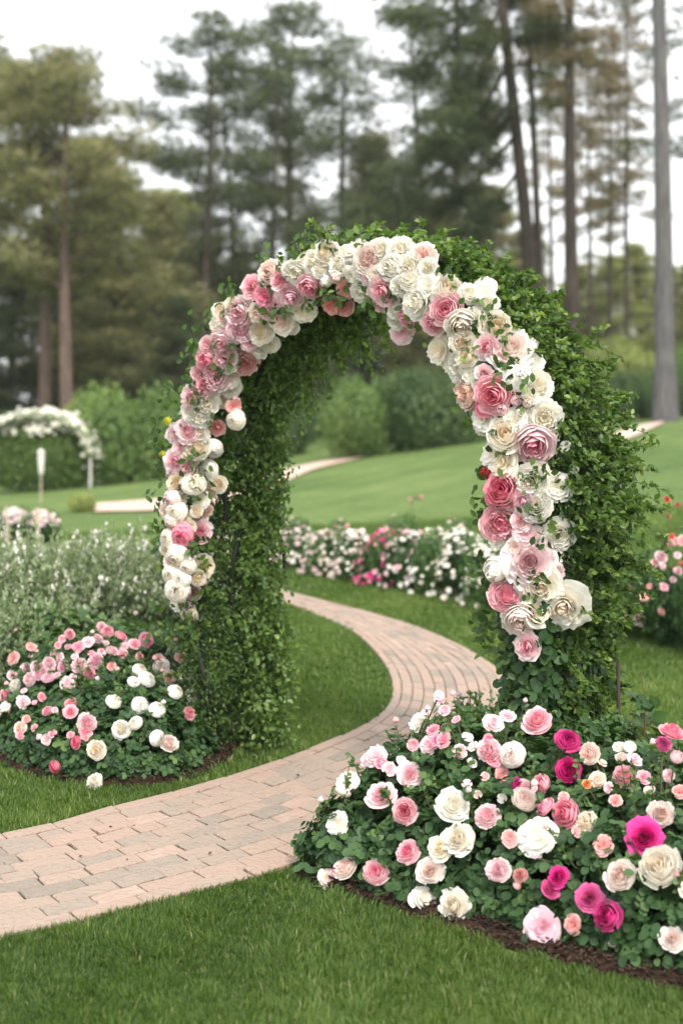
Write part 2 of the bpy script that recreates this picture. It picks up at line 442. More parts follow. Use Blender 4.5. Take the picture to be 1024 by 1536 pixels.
# ------------------------------------------------------------------ polygons
def inside(poly, x, y):
    poly = np.asarray(poly); x = np.asarray(x); y = np.asarray(y)
    r = np.zeros(x.shape, bool)
    j = len(poly) - 1
    for i in range(len(poly)):
        xi, yi = poly[i]; xj, yj = poly[j]
        c = ((yi > y) != (yj > y)) & (x < (xj - xi) * (y - yi) / (yj - yi + 1e-12) + xi)
        r ^= c; j = i
    return r

def edge_dist(poly, x, y):
    poly = np.asarray(poly); d = np.full(np.shape(x), 1e9)
    for i in range(len(poly)):
        a = poly[i]; b = poly[(i + 1) % len(poly)]
        ab = b - a; t = np.clip(((x - a[0]) * ab[0] + (y - a[1]) * ab[1]) / (ab @ ab), 0, 1)
        d = np.minimum(d, np.hypot(x - a[0] - t * ab[0], y - a[1] - t * ab[1]))
    return d

def spline(pts, n, closed=False):
    """Catmull-Rom resample, evenly by parameter"""
    pts = np.asarray(pts, float); m = len(pts)
    if closed:
        P = np.concatenate([pts[-1:], pts, pts[:2]]); segs = m
    else:
        P = np.concatenate([[2 * pts[0] - pts[1]], pts, [2 * pts[-1] - pts[-2]]]); segs = m - 1
    out = []
    for t in np.linspace(0, segs, n, endpoint=not closed):
        i = min(int(t), segs - 1); f = t - i
        p0, p1, p2, p3 = P[i:i + 4]
        out.append(.5 * ((2 * p1) + (-p0 + p2) * f + (2 * p0 - 5 * p1 + 4 * p2 - p3) * f * f + (-p0 + 3 * p1 - 3 * p2 + p3) * f ** 3))
    return np.array(out)

def arc_resample(P, n):
    s = np.concatenate([[0], np.cumsum(np.linalg.norm(np.diff(P, axis=0), axis=1))])
    t = np.linspace(0, s[-1], n)
    return np.stack([np.interp(t, s, P[:, k]) for k in range(P.shape[1])], 1), s[-1]

# garden path: inner (left/back) and outer (right/front) edges, metres on the ground
INNER = spline([(-3.2, 4.65), (-2.0, 4.9), (-1.23, 5.12), (-.925, 5.42), (-.573, 5.77), (-.183, 6.28), (.156, 6.92), (.27, 7.55), (.25, 8.35), (.09, 9.4), (-.15, 10.1), (-.42, 10.75), (-.9, 11.5), (-1.8, 12.6), (-3.2, 13.6)], 160)
OUTER = spline([(-2.9, 3.45), (-1.75, 3.86), (-.995, 4.15), (-.57, 4.46), (-.073, 4.87), (.33, 5.45), (.70, 6.25), (.86, 7.1), (.905, 8.15), (.64, 9.3), (.26, 10.15), (-.2, 10.95), (-.62, 11.7), (-1.5, 13.1), (-2.9, 14.4)], 160)
INNER, LIN = arc_resample(INNER, 400)
OUTER, LOUT = arc_resample(OUTER, 400)
# match stations so that courses run square to the path
CEN = (INNER + OUTER) / 2
PATHPOLY = np.concatenate([INNER, OUTER[::-1]])
BED_R = spline([(-.14, 4.67), (.05, 4.49), (.30, 4.25), (.58, 4.00), (.95, 3.77), (1.5, 3.5), (2.1, 3.6), (2.2, 4.6), (1.9, 5.7), (1.3, 6.15), (.75, 6.1), (.40, 5.8), (.12, 5.2), (-.12, 4.85)], 90, True)
PLANT_R = spline([(-.12, 4.69), (.08, 4.52), (.34, 4.29), (.62, 4.06), (.95, 3.84), (1.4, 3.64), (1.95, 3.85), (2.05, 4.7), (1.75, 5.5), (1.25, 5.85), (.8, 5.85), (.42, 5.62), (.12, 5.15), (-.06, 4.88)], 90, True)
BED_L = spline([(-1.62, 6.4), (-1.37, 6.0), (-.98, 5.78), (-.68, 5.83), (-.5, 6.15), (-.48, 6.8), (-.7, 7.4), (-1.3, 7.6), (-1.9, 7.3)], 80, True)
PLANT_L = spline([(-1.60, 6.45), (-1.36, 6.05), (-.98, 5.81), (-.69, 5.86), (-.55, 6.25), (-.55, 6.8), (-.75, 7.3), (-1.3, 7.5), (-1.8, 7.2)], 80, True)

# ------------------------------------------------------------------ ground
def terrain():
    xs = np.concatenate([-np.geomspace(220, 9, 26), np.linspace(-8.6, 8.6, 110), np.geomspace(9, 220, 26)])
    ys = np.concatenate([np.linspace(-6, 2, 9), np.linspace(2.3, 34, 190), np.geomspace(35, 260, 30)])
    X, Y = np.meshgrid(xs, ys)
    V = np.stack([X, Y, gz(X, Y)], -1).reshape(-1, 3)
    nx, ny = len(xs), len(ys)
    k = (np.arange(ny - 1)[:, None] * nx + np.arange(nx - 1)[None]).ravel()
    me = mesh_np('lawn', V, np.stack([k, k + 1, k + nx + 1, k + nx], 1), M['lawn'])
    o = link('lawn', me); o['kind'] = 'structure'
    o['label'] = 'mown green lawn rising gently to the right behind the arch'
terrain()

def sheet(name, A, B, mat, dz, nacross=4, label=None, kind='structure'):
    """sheet between two edge polylines, lying dz above the ground"""
    n = len(A); V = []
    for i in range(nacross + 1):
        f = i / nacross
        P = A * (1 - f) + B * f
        V.append(np.stack([P[:, 0], P[:, 1], gz(P[:, 0], P[:, 1]) + dz], 1))
    V = np.concatenate(V)
    Fq = []
    k = np.arange(n - 1)
    for i in range(nacross):
        Fq.append(np.stack([i * n + k, (i + 1) * n + k, (i + 1) * n + k + 1, i * n + k + 1], 1))
    me = mesh_np(name, V, np.concatenate(Fq), mat)
    o = link(name, me); o['kind'] = kind
    if label: o['label'] = label
    return o

sheet('path_bedding', INNER, OUTER, M['sand'], .0045)

def pavers():
    n_int = 9
    tot = .5 * (LIN + LOUT)
    def pos(f, s):      # f across 0..1, s metres along (approx)
        t = np.clip(s / tot, 0, 1) * 399
        a = np.stack([np.interp(t, np.arange(400), INNER[:, k]) for k in (0, 1)], -1)
        b = np.stack([np.interp(t, np.arange(400), OUTER[:, k]) for k in (0, 1)], -1)
        return a * (1 - f) + b * f
    rows = [(0, .08)] + [(.08 + .84 * i / n_int, .08 + .84 * (i + 1) / n_int) for i in range(n_int)] + [(.92, 1.0)]
    Vs, Fs, vs, o = [], [], [], 0
    rg = np.random.default_rng(3)
    for ri, (f0, f1) in enumerate(rows):
        s = rg.uniform(-.2, 0)
        while s < tot:
            ln = (.165 if 0 < ri < len(rows) - 1 else .31) * rg.choice([1, 1, 1, .7, 1.25])
            s0, s1 = max(s, 0), min(s + ln, tot)
            s += ln
            if s1 - s0 < .04: continue
            g = .0026; gf = .0026
            jit = rg.normal(0, .0018, 4)
            z = .0145 + rg.normal(0, .0012); tl = rg.normal(0, .0012, 4)
            c4 = np.array([pos(f0 + gf, s0 + g + jit[0]), pos(f1 - gf, s0 + g + jit[1]), pos(f1 - gf, s1 - g + jit[2]), pos(f0 + gf, s1 - g + jit[3])])
            cc = c4.mean(0); gzv = gz(c4[:, 0], c4[:, 1])
            top = cc + (c4 - cc) * (1 - .007 / np.maximum(np.linalg.norm(c4 - cc, axis=1), .05))[:, None]
            V = np.concatenate([np.column_stack([c4, gzv + .001]), np.column_stack([c4, gzv + z - .004 + tl]), np.column_stack([top, gzv + z + tl])])
            Vs.append(V)
            q = []
            for k in range(4):
                k2 = (k + 1) % 4
                q += [[k, k + 4, k2 + 4, k2][::-1], [k + 4, k + 8, k2 + 8, k2 + 4][::-1]]
            q.append([8, 9, 10, 11])
            Fs.append(np.array(q) + o); o += 12
            # edge course and inner courses differ a little in tone, grey bricks in patches
            v = rg.choice([.08, .25, .42, .52, .6, .7, .85], p=[.08, .17, .2, .2, .16, .11, .08]) + rg.normal(0, .06)
            if ri in (0, len(rows) - 1): v = .6 + rg.normal(0, .12)
            vs.append(np.full(12, np.clip(v, 0, 1)))
    me = mesh_np('brick_path', np.concatenate(Vs), np.concatenate(Fs), M['paver'], {'v': np.concatenate(vs)}, smooth_shade=False)
    ob = link('brick_path', me); ob['kind'] = 'structure'; ob['label'] = 'curving path of weathered pink and grey brick pavers'
pavers()

def px_edge(pts, n=60):
    P = np.array([ground(*p)[:2] for p in pts])
    return spline(P, n)
sheet('far_path', px_edge([(146, 757.5), (150, 757), (250, 749), (330, 738), (405, 712), (470, 696), (522, 686), (560, 679)]),
      px_edge([(146, 770), (150, 770), (250, 767), (340, 754), (410, 732), (470, 706), (522, 693), (560, 684)]), M['farpath'], .03, 4,
      'pale pink path crossing the lawn behind the arch')
sheet('side_path', px_edge([(850, 676), (900, 661), (938, 646), (965, 638), (994, 634)]), px_edge([(850, 684), (900, 674), (938, 661), (965, 650), (994, 636.5)]), M['farpath'], .03, 4,
      'short stretch of pink path on the slope right of the arch')

def bed_soil(name, poly, label, h=.03):
    rings = [1.0, .96, .8, .5, .2]; V = []; c = poly.mean(0)
    n = len(poly)
    for i, r in enumerate(rings):
        P = c + (poly - c) * r
        V.append(np.column_stack([P, gz(P[:, 0], P[:, 1]) + (.006 if i == 0 else h + .006 * fnoise(np.column_stack([P, P[:, 0]]), 8))]))
    V = np.concatenate(V + [np.array([[c[0], c[1], h]])])
    Fq = []; k = np.arange(n)
    for i in range(len(rings) - 1):
        Fq.append(np.stack([i * n + k, i * n + (k + 1) % n, (i + 1) * n + (k + 1) % n, (i + 1) * n + k], 1))
    o0 = (len(rings) - 1) * n
    tri = np.stack([o0 + k, o0 + (k + 1) % n, np.full(n, len(rings) * n)], 1)
    me = mesh_np(name, V, [np.concatenate(Fq), tri], M['soil'])
    o = link(name, me); o['kind'] = 'structure'; o['label'] = label
    return o
bed_soil('rose_bed_soil', BED_R, 'dark brown mulched soil of the rose bed')
bed_soil('peony_bed_soil', BED_L, 'dark soil of the round flower bed')

def mulch(poly, plant, n, seed, name, label):
    rg = np.random.default_rng(seed)
    lo, hi = poly.min(0), poly.max(0)
    P = rg.uniform(lo, hi, (n * 3, 2)); P = P[inside(poly, P[:, 0], P[:, 1])]
    P = P[(~inside(plant, P[:, 0], P[:, 1])) | (edge_dist(plant, P[:, 0], P[:, 1]) < .25)][:n]
    ed = edge_dist(poly, P[:, 0], P[:, 1])
    P3 = np.column_stack([P, np.clip(.012 + ed * .4, 0, .034) + rg.uniform(0, .014, len(P))])
    tm = (np.array([[-.16, 0, 0], [.16, .05, 0], [.13, 1, .05], [-.12, .93, .02], [-.1, .1, -.16], [.12, .9, -.16]]),
          np.array([[0, 1, 2, 3], [0, 4, 5, 3], [1, 2, 5, 4]]))
    N_ = unit(np.array([0, 0, 1]) + rg.normal(0, .35, (len(P), 3)))
    V, Fq, v = leaves(P3, N_, rg.uniform(.006, .026, len(P)), tm, rg.normal(size=(len(P), 3)), rg.uniform(0, 1, len(P)), rg)
    o = link(name, mesh_np(name, V, Fq, M['chip'], {'v': v}, smooth_shade=False)); o['kind'] = 'stuff'; o['label'] = label
mulch(BED_R, PLANT_R, 34000, 5, 'bark_mulch', 'shredded brown bark mulch along the front of the rose bed')
mulch(BED_L, PLANT_L, 7000, 6, 'bark_mulch', 'brown mulch rim of the round flower bed')

def grass():
    rg = np.random.default_rng(11)
    out = []
    for y0, y1, dens, hh, ww in ((2.9, 4.4, 42000, .029, .0027), (4.4, 5.8, 26000, .029, .0033), (5.8, 7.6, 14000, .030, .0045), (7.6, 11.5, 6000, .032, .0068), (11.5, 17, 1800, .035, .012)):
        w = .30 * y1 + .6
        n = int(dens * (y1 - y0) * 2 * w)
        P = np.column_stack([rg.uniform(-w, w, n), rg.uniform(y0, y1, n)])
        # wandering edges
        q = np.column_stack([P * 1.0, P[:, 0]])
        wob = .018 * fnoise(q, 14, 3)
        Pe = P + wob[:, None] * 1.3
        ok = ~inside(PATHPOLY, Pe[:, 0], Pe[:, 1]) & ~inside(BED_R, Pe[:, 0], Pe[:, 1]) & ~inside(BED_L, Pe[:, 0], Pe[:, 1])
        P = P[ok]; n = len(P)
        ck = fnoise(np.column_stack([P, P[:, 0] * 0]), 5, 4); ck2 = fnoise(np.column_stack([P, P[:, 0] * 0]), 28, 5)
        h = hh * (1 + .22 * ck + .28 * ck2) * rg.uniform(.45, 1.25, n)
        h = np.maximum(h, .012)
        a = rg.uniform(0, 6.283, n)
        lean = rg.uniform(.05, .75, n) * h
        wind = np.column_stack([fnoise(np.column_stack([P, P[:, 1] * 0]), 9, 8), fnoise(np.column_stack([P, P[:, 1] * 0]), 9, 9)]) * .28 * h[:, None]
        d = np.column_stack([np.cos(a), np.sin(a)]) * lean[:, None] + wind
        side = np.column_stack([-np.sin(a), np.cos(a)]) * (ww * rg.uniform(.6, 1.3, n))[:, None] / 2
        z = gz(P[:, 0], P[:, 1])
        b0 = np.column_stack([P - side, z]); b1 = np.column_stack([P + side, z])
        m0 = np.column_stack([P - side * .85 + d * .32, z + h * .58]); m1 = np.column_stack([P + side * .85 + d * .32, z + h * .58])
        t = np.column_stack([P + d, z + h * rg.uniform(.8, 1.0, n)])
        V = np.stack([b0, b1, m1, m0, t], 1).reshape(-1, 3)
        ck3 = fnoise(np.column_stack([P, P[:, 0] * 0]), 1.7, 14)
        v = np.clip(.42 + .20 * ck3 + .13 * ck + .10 * ck2 + rg.normal(0, .17, n), 0, .93)
        v = np.where(rg.random(n) < .022, rg.uniform(.95, 1, n), v)
        out.append((V, np.repeat(v, 5), n))
    V = np.concatenate([o[0] for o in out]); v = np.concatenate([o[1] for o in out]); n = sum(o[2] for o in out)
    b = np.arange(n)[:, None] * 5
    me = mesh_np('grass', V, [b + np.array([[0, 1, 2, 3]]), b + np.array([[3, 2, 4]])], M['grass'], {'v': v})
    o = link('grass', me); o['kind'] = 'stuff'; o['label'] = 'short mown grass blades of the near lawn'
grass()

def litter():
    rg = np.random.default_rng(88); n = 46
    P = np.column_stack([rg.uniform(-1.6, 1.0, n), rg.uniform(4.1, 9.5, n)])
    on = inside(PATHPOLY, P[:, 0], P[:, 1])
    P3 = np.column_stack([P, gz(P[:, 0], P[:, 1]) + np.where(on, .020, .030)])
    V, Fq, v = leaves(P3, unit(np.array([0, 0, 1.]) + rg.normal(0, .25, (n, 3))), rg.uniform(.010, .024, n), LEAF6, None, None, rg)
    o = link('fallen_leaves', mesh_np('fallen_leaves', V, Fq, M['chip'], {'v': v})); o['kind'] = 'stuff'; o['label'] = 'a few small dry leaves scattered on the path and grass'
litter()

# ------------------------------------------------------------------ the flower arch
TH = R(40.0)
AU = np.array([math.cos(TH), -math.sin(TH), 0.])     # left to right along the opening
AV = np.array([math.sin(TH), math.cos(TH), 0.])      # front to back through the tunnel
AZ = np.array([0, 0, 1.])
AL = np.array([-.645, 6.20, 0.])                     # front left foot
AW, AD, ATOP = 1.71, .41, 2.09
AR_ = AW / 2; SPR = ATOP - AR_
LEG = SPR; ARC = math.pi * AR_; TOT = 2 * LEG + ARC

def arch_pt(s):
    """centre line in the opening plane: (a along AU, z) and outward radial direction"""
    s = np.asarray(s, float)
    a = np.zeros_like(s); z = np.zeros_like(s); ra = np.zeros_like(s); rz = np.zeros_like(s)
    l = s < LEG; r = s > LEG + ARC; m = ~l & ~r
    a[l] = 0; z[l] = s[l]; ra[l] = -1
    th = math.pi - (s[m] - LEG) / AR_
    a[m] = AR_ + AR_ * np.cos(th); z[m] = SPR + AR_ * np.sin(th); ra[m] = np.cos(th); rz[m] = np.sin(th)
    a[r] = AW; z[r] = TOT - s[r]; ra[r] = 1
    return a, z, ra, rz

def arch_world(s, w, r):
    a, z, ra, rz = arch_pt(s)
    P = AL + a[:, None] * AU + w[:, None] * AV + z[:, None] * AZ
    Rd = ra[:, None] * AU + rz[:, None] * AZ
    return P + r[:, None] * Rd, Rd

ARCH0 = AL + AU * AW / 2 + AV * AD / 2
arch = empty('flower_arch', tuple(ARCH0), 'tall climber-clad garden arch edged with white and pink blooms, spanning the brick path', 'flower arch')

def arch_frame():
    parts = []
    ss = np.linspace(0, TOT, 90)
    for w in (.06, AD - .06):
        P, _ = arch_world(ss, np.full(90, w), np.zeros(90))
        parts.append(tube(P, .014, 8))
    for s in np.arange(.2, TOT, .28):
        P, _ = arch_world(np.array([s, s]), np.array([.06, AD - .06]), np.zeros(2))
        parts.append(tube(P, .008, 6))
    # slender outer posts and twining woody stems
    for s0, w0 in ((0.0, .1), (0, .45), (0, .3)):
        for sgn in (0, 1):
            n = 60; t = np.linspace(0, 1.9, n)
            s = t if sgn == 0 else TOT - t
            w = w0 + .09 * np.sin(t * 6 + w0 * 20); r = .05 * np.cos(t * 7 + w0 * 9)
            P, _ = arch_world(s, w, r); parts.append(tube(P, .010, 6))
    V, Fq = merge(parts)
    link('frame', mesh_np('arch_frame', V - ARCH0, Fq, M['iron']), arch)
    P = np.array([AL + AU * (AW + .20) + AV * .30 + AZ * z for z in np.linspace(0, .62, 8)])
    V, Fq = tube(P, .007, 8)
    link('post', mesh_np('arch_post', V - ARCH0, Fq, M['bark']), arch)
arch_frame()

def arch_foliage():
    rg = np.random.default_rng(21)
    # --- small-leaved climber over the whole band
    def band(n, s_lo, s_hi, bulge, dens_face, inner=True):
        s = rg.uniform(s_lo, s_hi, n)
        side = rg.choice(4, n, p=dens_face)         # 0 outer, 1 inner, 2 front, 3 back
        w = rg.uniform(-.02, AD + .02, n); r = np.zeros(n)
        depth = rg.beta(1.2, 3, n) * .10
        a, z, ra, rz = arch_pt(s)
        # outer bulge grows toward the back right and the top
        rightness = smooth((s - LEG - ARC * .25) / (ARC * .5))
        Pn = np.column_stack([s * 1.0, w, side * 2.])
        nz = fnoise(Pn, 4.2, 31) * .055 + fnoise(Pn, 13, 32) * .034
        low = smooth((z - .15) / .5)
        knee = np.exp(-((z - 1.22) / .30) ** 2) * (s > LEG + ARC * .5)
        To = (.04 + .045 * low + .01 * rightness * low + .085 * knee) * bulge + nz * (.6 + .5 * low) + .03 * smooth((w - .2) / .3) * knee
        Ti = .045 - .035 * smooth((z - 1.2) / .5) + nz * .5
        r = np.where(side == 0, To - depth, np.where(side == 1, -(Ti - depth), rg.uniform(-1, 1, n)))
        r = np.where(side >= 2, np.where(r > 0, r * To, r * Ti), r)
        flare = .06 * np.exp(-((z - .42) / .28) ** 2) * (s < LEG)
        w = np.where(side == 2, -.03 + nz * .5 + depth, np.where(side == 3, AD + .04 + flare + nz - depth, w))
        r = np.where((side == 1) & (s < LEG), r - flare * 1.1 + .012, r)
        P, Rd = arch_world(s, w, r)
        N_ = np.where((side == 0)[:, None], Rd, np.where((side == 1)[:, None], -Rd, np.where((side == 2)[:, None], -AV, AV)))
        return P, N_, s, w, side, rightness, depth
    P, N_, s, w, side, rt, dep = band(60000, 0, TOT, 1.0, [.36, .28, .14, .22])
    N2 = unit(N_ + rg.normal(0, .55, P.shape) + np.array([0, 0, .35]))
    T = rg.normal(0, .8, P.shape) + np.array([0, 0, -.7]) + N_ * .5
    size = rg.uniform(.018, .036, len(P))
    v = np.clip(rg.beta(2, 2.6, len(P)) + .26 * fnoise(P, 7, 40), 0, 1)
    size = size * (1 + .3 * fnoise(P, 5, 41))
    keep = ~((s > LEG + ARC + .35) & (rg.random(len(P)) < .45))
    A = leaves(P[keep], N2[keep], size[keep] * .9, LEAF4, T[keep], v[keep], rg)
    # --- sprigs poking out
    sp_s = np.concatenate([rg.uniform(.1, TOT - .2, 800), rg.uniform(LEG + ARC * .35, LEG + ARC + .9, 640)])
    spP, spR, spV, spN = [], [], [], []; tw = []
    for k, s0 in enumerate(sp_s):
        f = rg.random(); si = 0 if f < .62 else (1 if f < .74 else 3)
        if k >= 800: si = 0 if rg.random() < .8 else 3
        if si == 1 and s0 > LEG + ARC * .45: si = 0
        w0 = rg.uniform(0, AD)
        a, z, ra, rz = arch_pt(np.array([s0]))
        rgt = float(smooth((s0 - LEG - ARC * .25) / (ARC * .5)))
        kn = math.exp(-((z[0] - 1.22) / .36) ** 2) * (s0 > LEG + ARC * .5)
        r0 = {0: .05 + .03 * rgt * float(smooth((z[0] - .15) / .5)) + .09 * kn, 1: -.04, 3: 0.}[si]
        if si == 3: w0 = AD + .02
        p0, Rd = arch_world(np.array([s0]), np.array([w0]), np.array([r0])); p0 = p0[0]
        d0 = {0: Rd[0], 1: -Rd[0], 3: AV}[si]
        d0 = unit(d0 + rg.normal(0, .45, 3) + AZ * .25)
        ln = (rg.uniform(.05, .15) + .10 * rg.random() ** 5) * (1.15 if rgt > .3 and si == 0 else .85)
        if s0 > TOT - .75: ln *= .6
        npt = 7; t = np.linspace(0, 1, npt)[:, None]
        droop = np.array([0, 0, -1.]) * ln * .35 * (t ** 2)
        C = p0 + d0 * ln * t + droop
        tw.append(tube(C, np.linspace(.0022, .0009, npt), 3))
        nl = int(9 + ln * 120)
        tt = rg.uniform(.1, 1, nl)
        pc = p0 + d0 * ln * tt[:, None] + np.array([0, 0, -1.]) * ln * .35 * tt[:, None] ** 2
        spP.append(pc); spN.append(unit(rg.normal(0, .6, (nl, 3)) + AZ * .7 + d0 * .2)); spR.append(d0 * .8 + rg.normal(0, .7, (nl, 3)))
        spV.append(np.clip(rg.beta(2.5, 2, nl) * .6 + .25 + .35 * tt * rg.random(), 0, 1))
    P2 = np.concatenate(spP)
    B = leaves(P2, np.concatenate(spN), rg.uniform(.018, .034, len(P2)), LEAF6, np.concatenate(spR), np.concatenate(spV), rg)
    V = np.concatenate([A[0], B[0]]) - ARCH0
    link('foliage', mesh_np('arch_foliage', V, np.concatenate([A[1], B[1] + len(A[0])]), M['vine'], {'v': np.concatenate([A[2], B[2]])}), arch)
    Vt, Ft = merge(tw)
    link('twigs', mesh_np('arch_twigs', Vt - ARCH0, Ft, M['stem']), arch)
    # --- broad rose leaves low on the right leg, front and inner faces
    n = 2700
    s = TOT - rg.beta(1.1, 1.7, n) * 1.12
    w = rg.uniform(-.04, AD * .8, n); r = rg.uniform(-.07, .12, n)
    sd = rg.random(n)
    w = np.where(sd < .5, -.045 + rg.normal(0, .02, n), w); r = np.where((sd >= .5) & (sd < .8), .10 + rg.normal(0, .02, n), np.where(sd >= .8, -.08, r))
    P, Rd = arch_world(s, w, r)
    N_ = np.where((sd < .5)[:, None], -AV, np.where((sd < .8)[:, None], Rd, -Rd))
    N_ = unit(N_ + rg.normal(0, .35, P.shape) + AZ * .35)
    V, Fq, v = leaves(P, N_, rg.uniform(.028, .05, n), ROUND, rg.normal(0, .6, P.shape) - AZ * .9, rg.beta(2, 2.6, n), rg)
    link('rose_leaves', mesh_np('arch_rose_leaves', V - ARCH0, Fq, M['roseleaf'], {'v': v}), arch)
    # --- hanging fronds inside the arch, on the back inner edge
    Ps, Ns, Ts, vs = [], [], [], []; tw = []
    for k in range(340):
        s0 = rg.uniform(.15, LEG + ARC * .44); w0 = rg.uniform(AD * .55, AD + .05)
        p0, Rd = arch_world(np.array([s0]), np.array([w0]), np.array([-.06])); p0 = p0[0]
        top = float(smooth((s0 - LEG) / .8))
        ln = rg.uniform(.05, .13) + .10 * top * rg.random() + (.10 * rg.random() if s0 < .8 else 0)
        d0 = unit(-Rd[0] * 1.0 * (1 - .5 * top) + rg.normal(0, .35, 3) + np.array([0, 0, -.4]))
        nl = int(16 + ln * 170); tt = rg.uniform(0, 1, nl)
        pc = p0 + d0 * ln * tt[:, None] + np.array([0, 0, -1.]) * ln * .6 * tt[:, None] ** 2 + rg.normal(0, .013, (nl, 3))
        t = np.linspace(0, 1, 6)[:, None]
        tw.append(tube(p0 + d0 * ln * t + np.array([0, 0, -1.]) * ln * .6 * t ** 2, np.linspace(.002, .0008, 6), 3))
        Ps.append(pc); Ns.append(unit(rg.normal(0, .8, (nl, 3)) + AZ * .4)); Ts.append(rg.normal(0, .7, (nl, 3)) - AZ)
        vs.append(rg.beta(2, 2, nl))
    P = np.concatenate(Ps)
    V, Fq, v = leaves(P, np.concatenate(Ns), rg.uniform(.016, .034, len(P)), LEAF6, np.concatenate(Ts), np.concatenate(vs), rg)
    link('hanging_foliage', mesh_np('hanging_foliage', V - ARCH0, Fq, M['vine_bright'], {'v': v}), arch)
    Vt, Ft = merge(tw)
    link('twigs', mesh_np('hanging_twigs', Vt - ARCH0, Ft, M['stem']), arch)
arch_foliage()

# blooms on the front rim of the arch: picture x, y, diameter, colour, kind
AB = '''401 408 40 blush peony|376 429 34 pink peony|393 445 32 deep loose|419 420 33 pink peony|442 410 40 white peony|467 390 38 cream rose|487 375 38 cream peony|506 394 40 white peony
528 369 40 white loose|553 388 44 blush peony|586 398 40 white peony|464 431 36 pink rose|487 423 26 white bud|503 416 28 blush bud|524 418 30 white loose|514 437 30 salmon loose
436 447 40 lilac peony|454 468 40 cream loose|495 461 34 salmon loose|512 459 30 salmon peony|549 418 28 palepink rose|540 443 36 white peony|571 438 48 pink rose|561 461 26 palepink loose
356 470 46 palepink peony|335 474 34 blush peony|362 494 38 lilac peony|385 472 30 blush rose|417 480 40 blush loose|430 492 30 white loose|389 496 36 cream peony|385 519 36 white peony|403 521 30 white loose
366 543 40 salmon rose|331 517 38 palepink peony|335 537 34 palepink peony|331 463 26 cream peony|321 488 28 white peony|309 541 34 pink peony|323 566 42 palepink peony|341 566 36 white peony|309 574 34 pink peony
343 582 34 white peony|311 603 38 white peony|333 601 26 cream peony|288 595 34 palepink peony|282 615 30 white peony|298 625 38 white peony|282 644 38 palepink peony|263 652 34 palepink peony|262 691 40 rosepink rose
253 708 26 pink loose|296 668 38 cream peony|319 674 28 white ball|286 685 30 cream peony|311 706 30 white ball|325 644 26 salmon rose|352 630 28 cream ball|354 611 24 salmon loose|266 722 34 cream peony|290 724 36 cream ball|327 726 24 cream peony
312 735 28 cream peony|256 749 28 palepink ball|300 749 26 white loose|307 768 22 peach rose|293 764 20 cream peony|263 766 30 cream ball|273 779 30 cream peony|257 785 26 blush ball|273 802 34 deep ball|301 797 31 rosepink rose
252 806 28 cream ball|266 835 34 cream ball|256 840 28 blush peony|304 851 34 cream peony|271 867 28 white ball|257 860 28 cream ball|266 884 34 cream ball|295 867 24 cream peony|307 873 14 peach bud
599 372 42 white peony|580 400 38 white peony|612 396 38 white peony|634 381 40 blush peony|614 415 34 white peony|636 428 36 white loose|621 452 48 white peony|608 477 36 pink rose|589 482 30 white peony|601 499 34 palepink loose|586 465 28 white peony
672 430 40 cream rose|668 462 46 pink rose|644 488 38 pink rose|722 432 38 white loose|730 452 34 white peony|705 437 32 white peony|692 488 44 cream rose|743 488 46 cream rose|728 518 40 rosepink rose|769 518 60 blush rosebig|694 514 36 cream peony
653 525 42 cream loose|696 533 32 cream peony|769 548 42 white loose|685 555 48 white peony|696 587 52 peach peony|726 559 28 palepink rose|739 591 52 pink rose|722 608 32 deep loose|752 614 26 palepink bud|775 600 22 palepink bud|790 604 20 blush bud|780 619 18 white bud
775 566 40 white ball|808 576 46 white peony|720 628 38 white loose|816 626 54 white peony|829 645 28 white loose|758 650 48 cream rose|769 626 36 white loose|801 667 60 rosepink rosebig|730 676 42 white loose|748 692 46 cream loose|727 709 26 red bud
752 733 52 deep rose|793 722 48 white peony|836 731 44 white loose|808 708 30 cream loose|803 757 46 white peony|780 753 36 lilac rose|849 671 18 white mini|861 703 20 white bud|750 785 52 pink peony|780 779 32 palepink peony|734 802 38 white loose|788 802 40 palepink loose
837 802 50 white rose|794 842 64 palepink rosebig|746 854 42 white bud|809 881 54 cream rosebig|831 863 34 palepink loose|760 891 50 pink peony|808 916 46 cream loose|843 913 58 cream rosebig|778 932 46 blush rose|736 891 20 white bud|758 924 26 white loose|788 970 42 rosepink rose
250 630 18 lime bud|243 682 16 lime bud|700 560 30 white loose|716 575 30 white peony|664 548 26 cream loose|715 640 30 cream peony|740 660 26 white loose|760 760 30 palepink loose|770 825 30 blush loose|470 405 30 white peony|540 400 32 white peony|570 372 36 white peony
560 410 30 white peony|600 430 34 white peony|640 400 30 white peony|655 445 24 white loose|710 470 34 white peony|750 530 34 blush loose|800 545 34 white loose|795 590 28 white peony|350 500 30 palepink peony|345 545 28 white peony|300 585 30 palepink peony|270 670 28 palepink peony|280 700 28 palepink peony|265 745 28 cream peony|285 790 22 cream peony|280 850 26 cream ball|262 820 26 cream peony|318 555 26 palepink peony|300 650 26 white peony|420 450 26 pink loose|400 470 26 palepink peony|375 510 28 palepink peony|480 400 28 white peony|515 380 30 white loose|250 770 22 blush peony|248 825 22 cream peony|350 455 26 cream peony|310 515 26 palepink peony|298 560 26 palepink peony'''

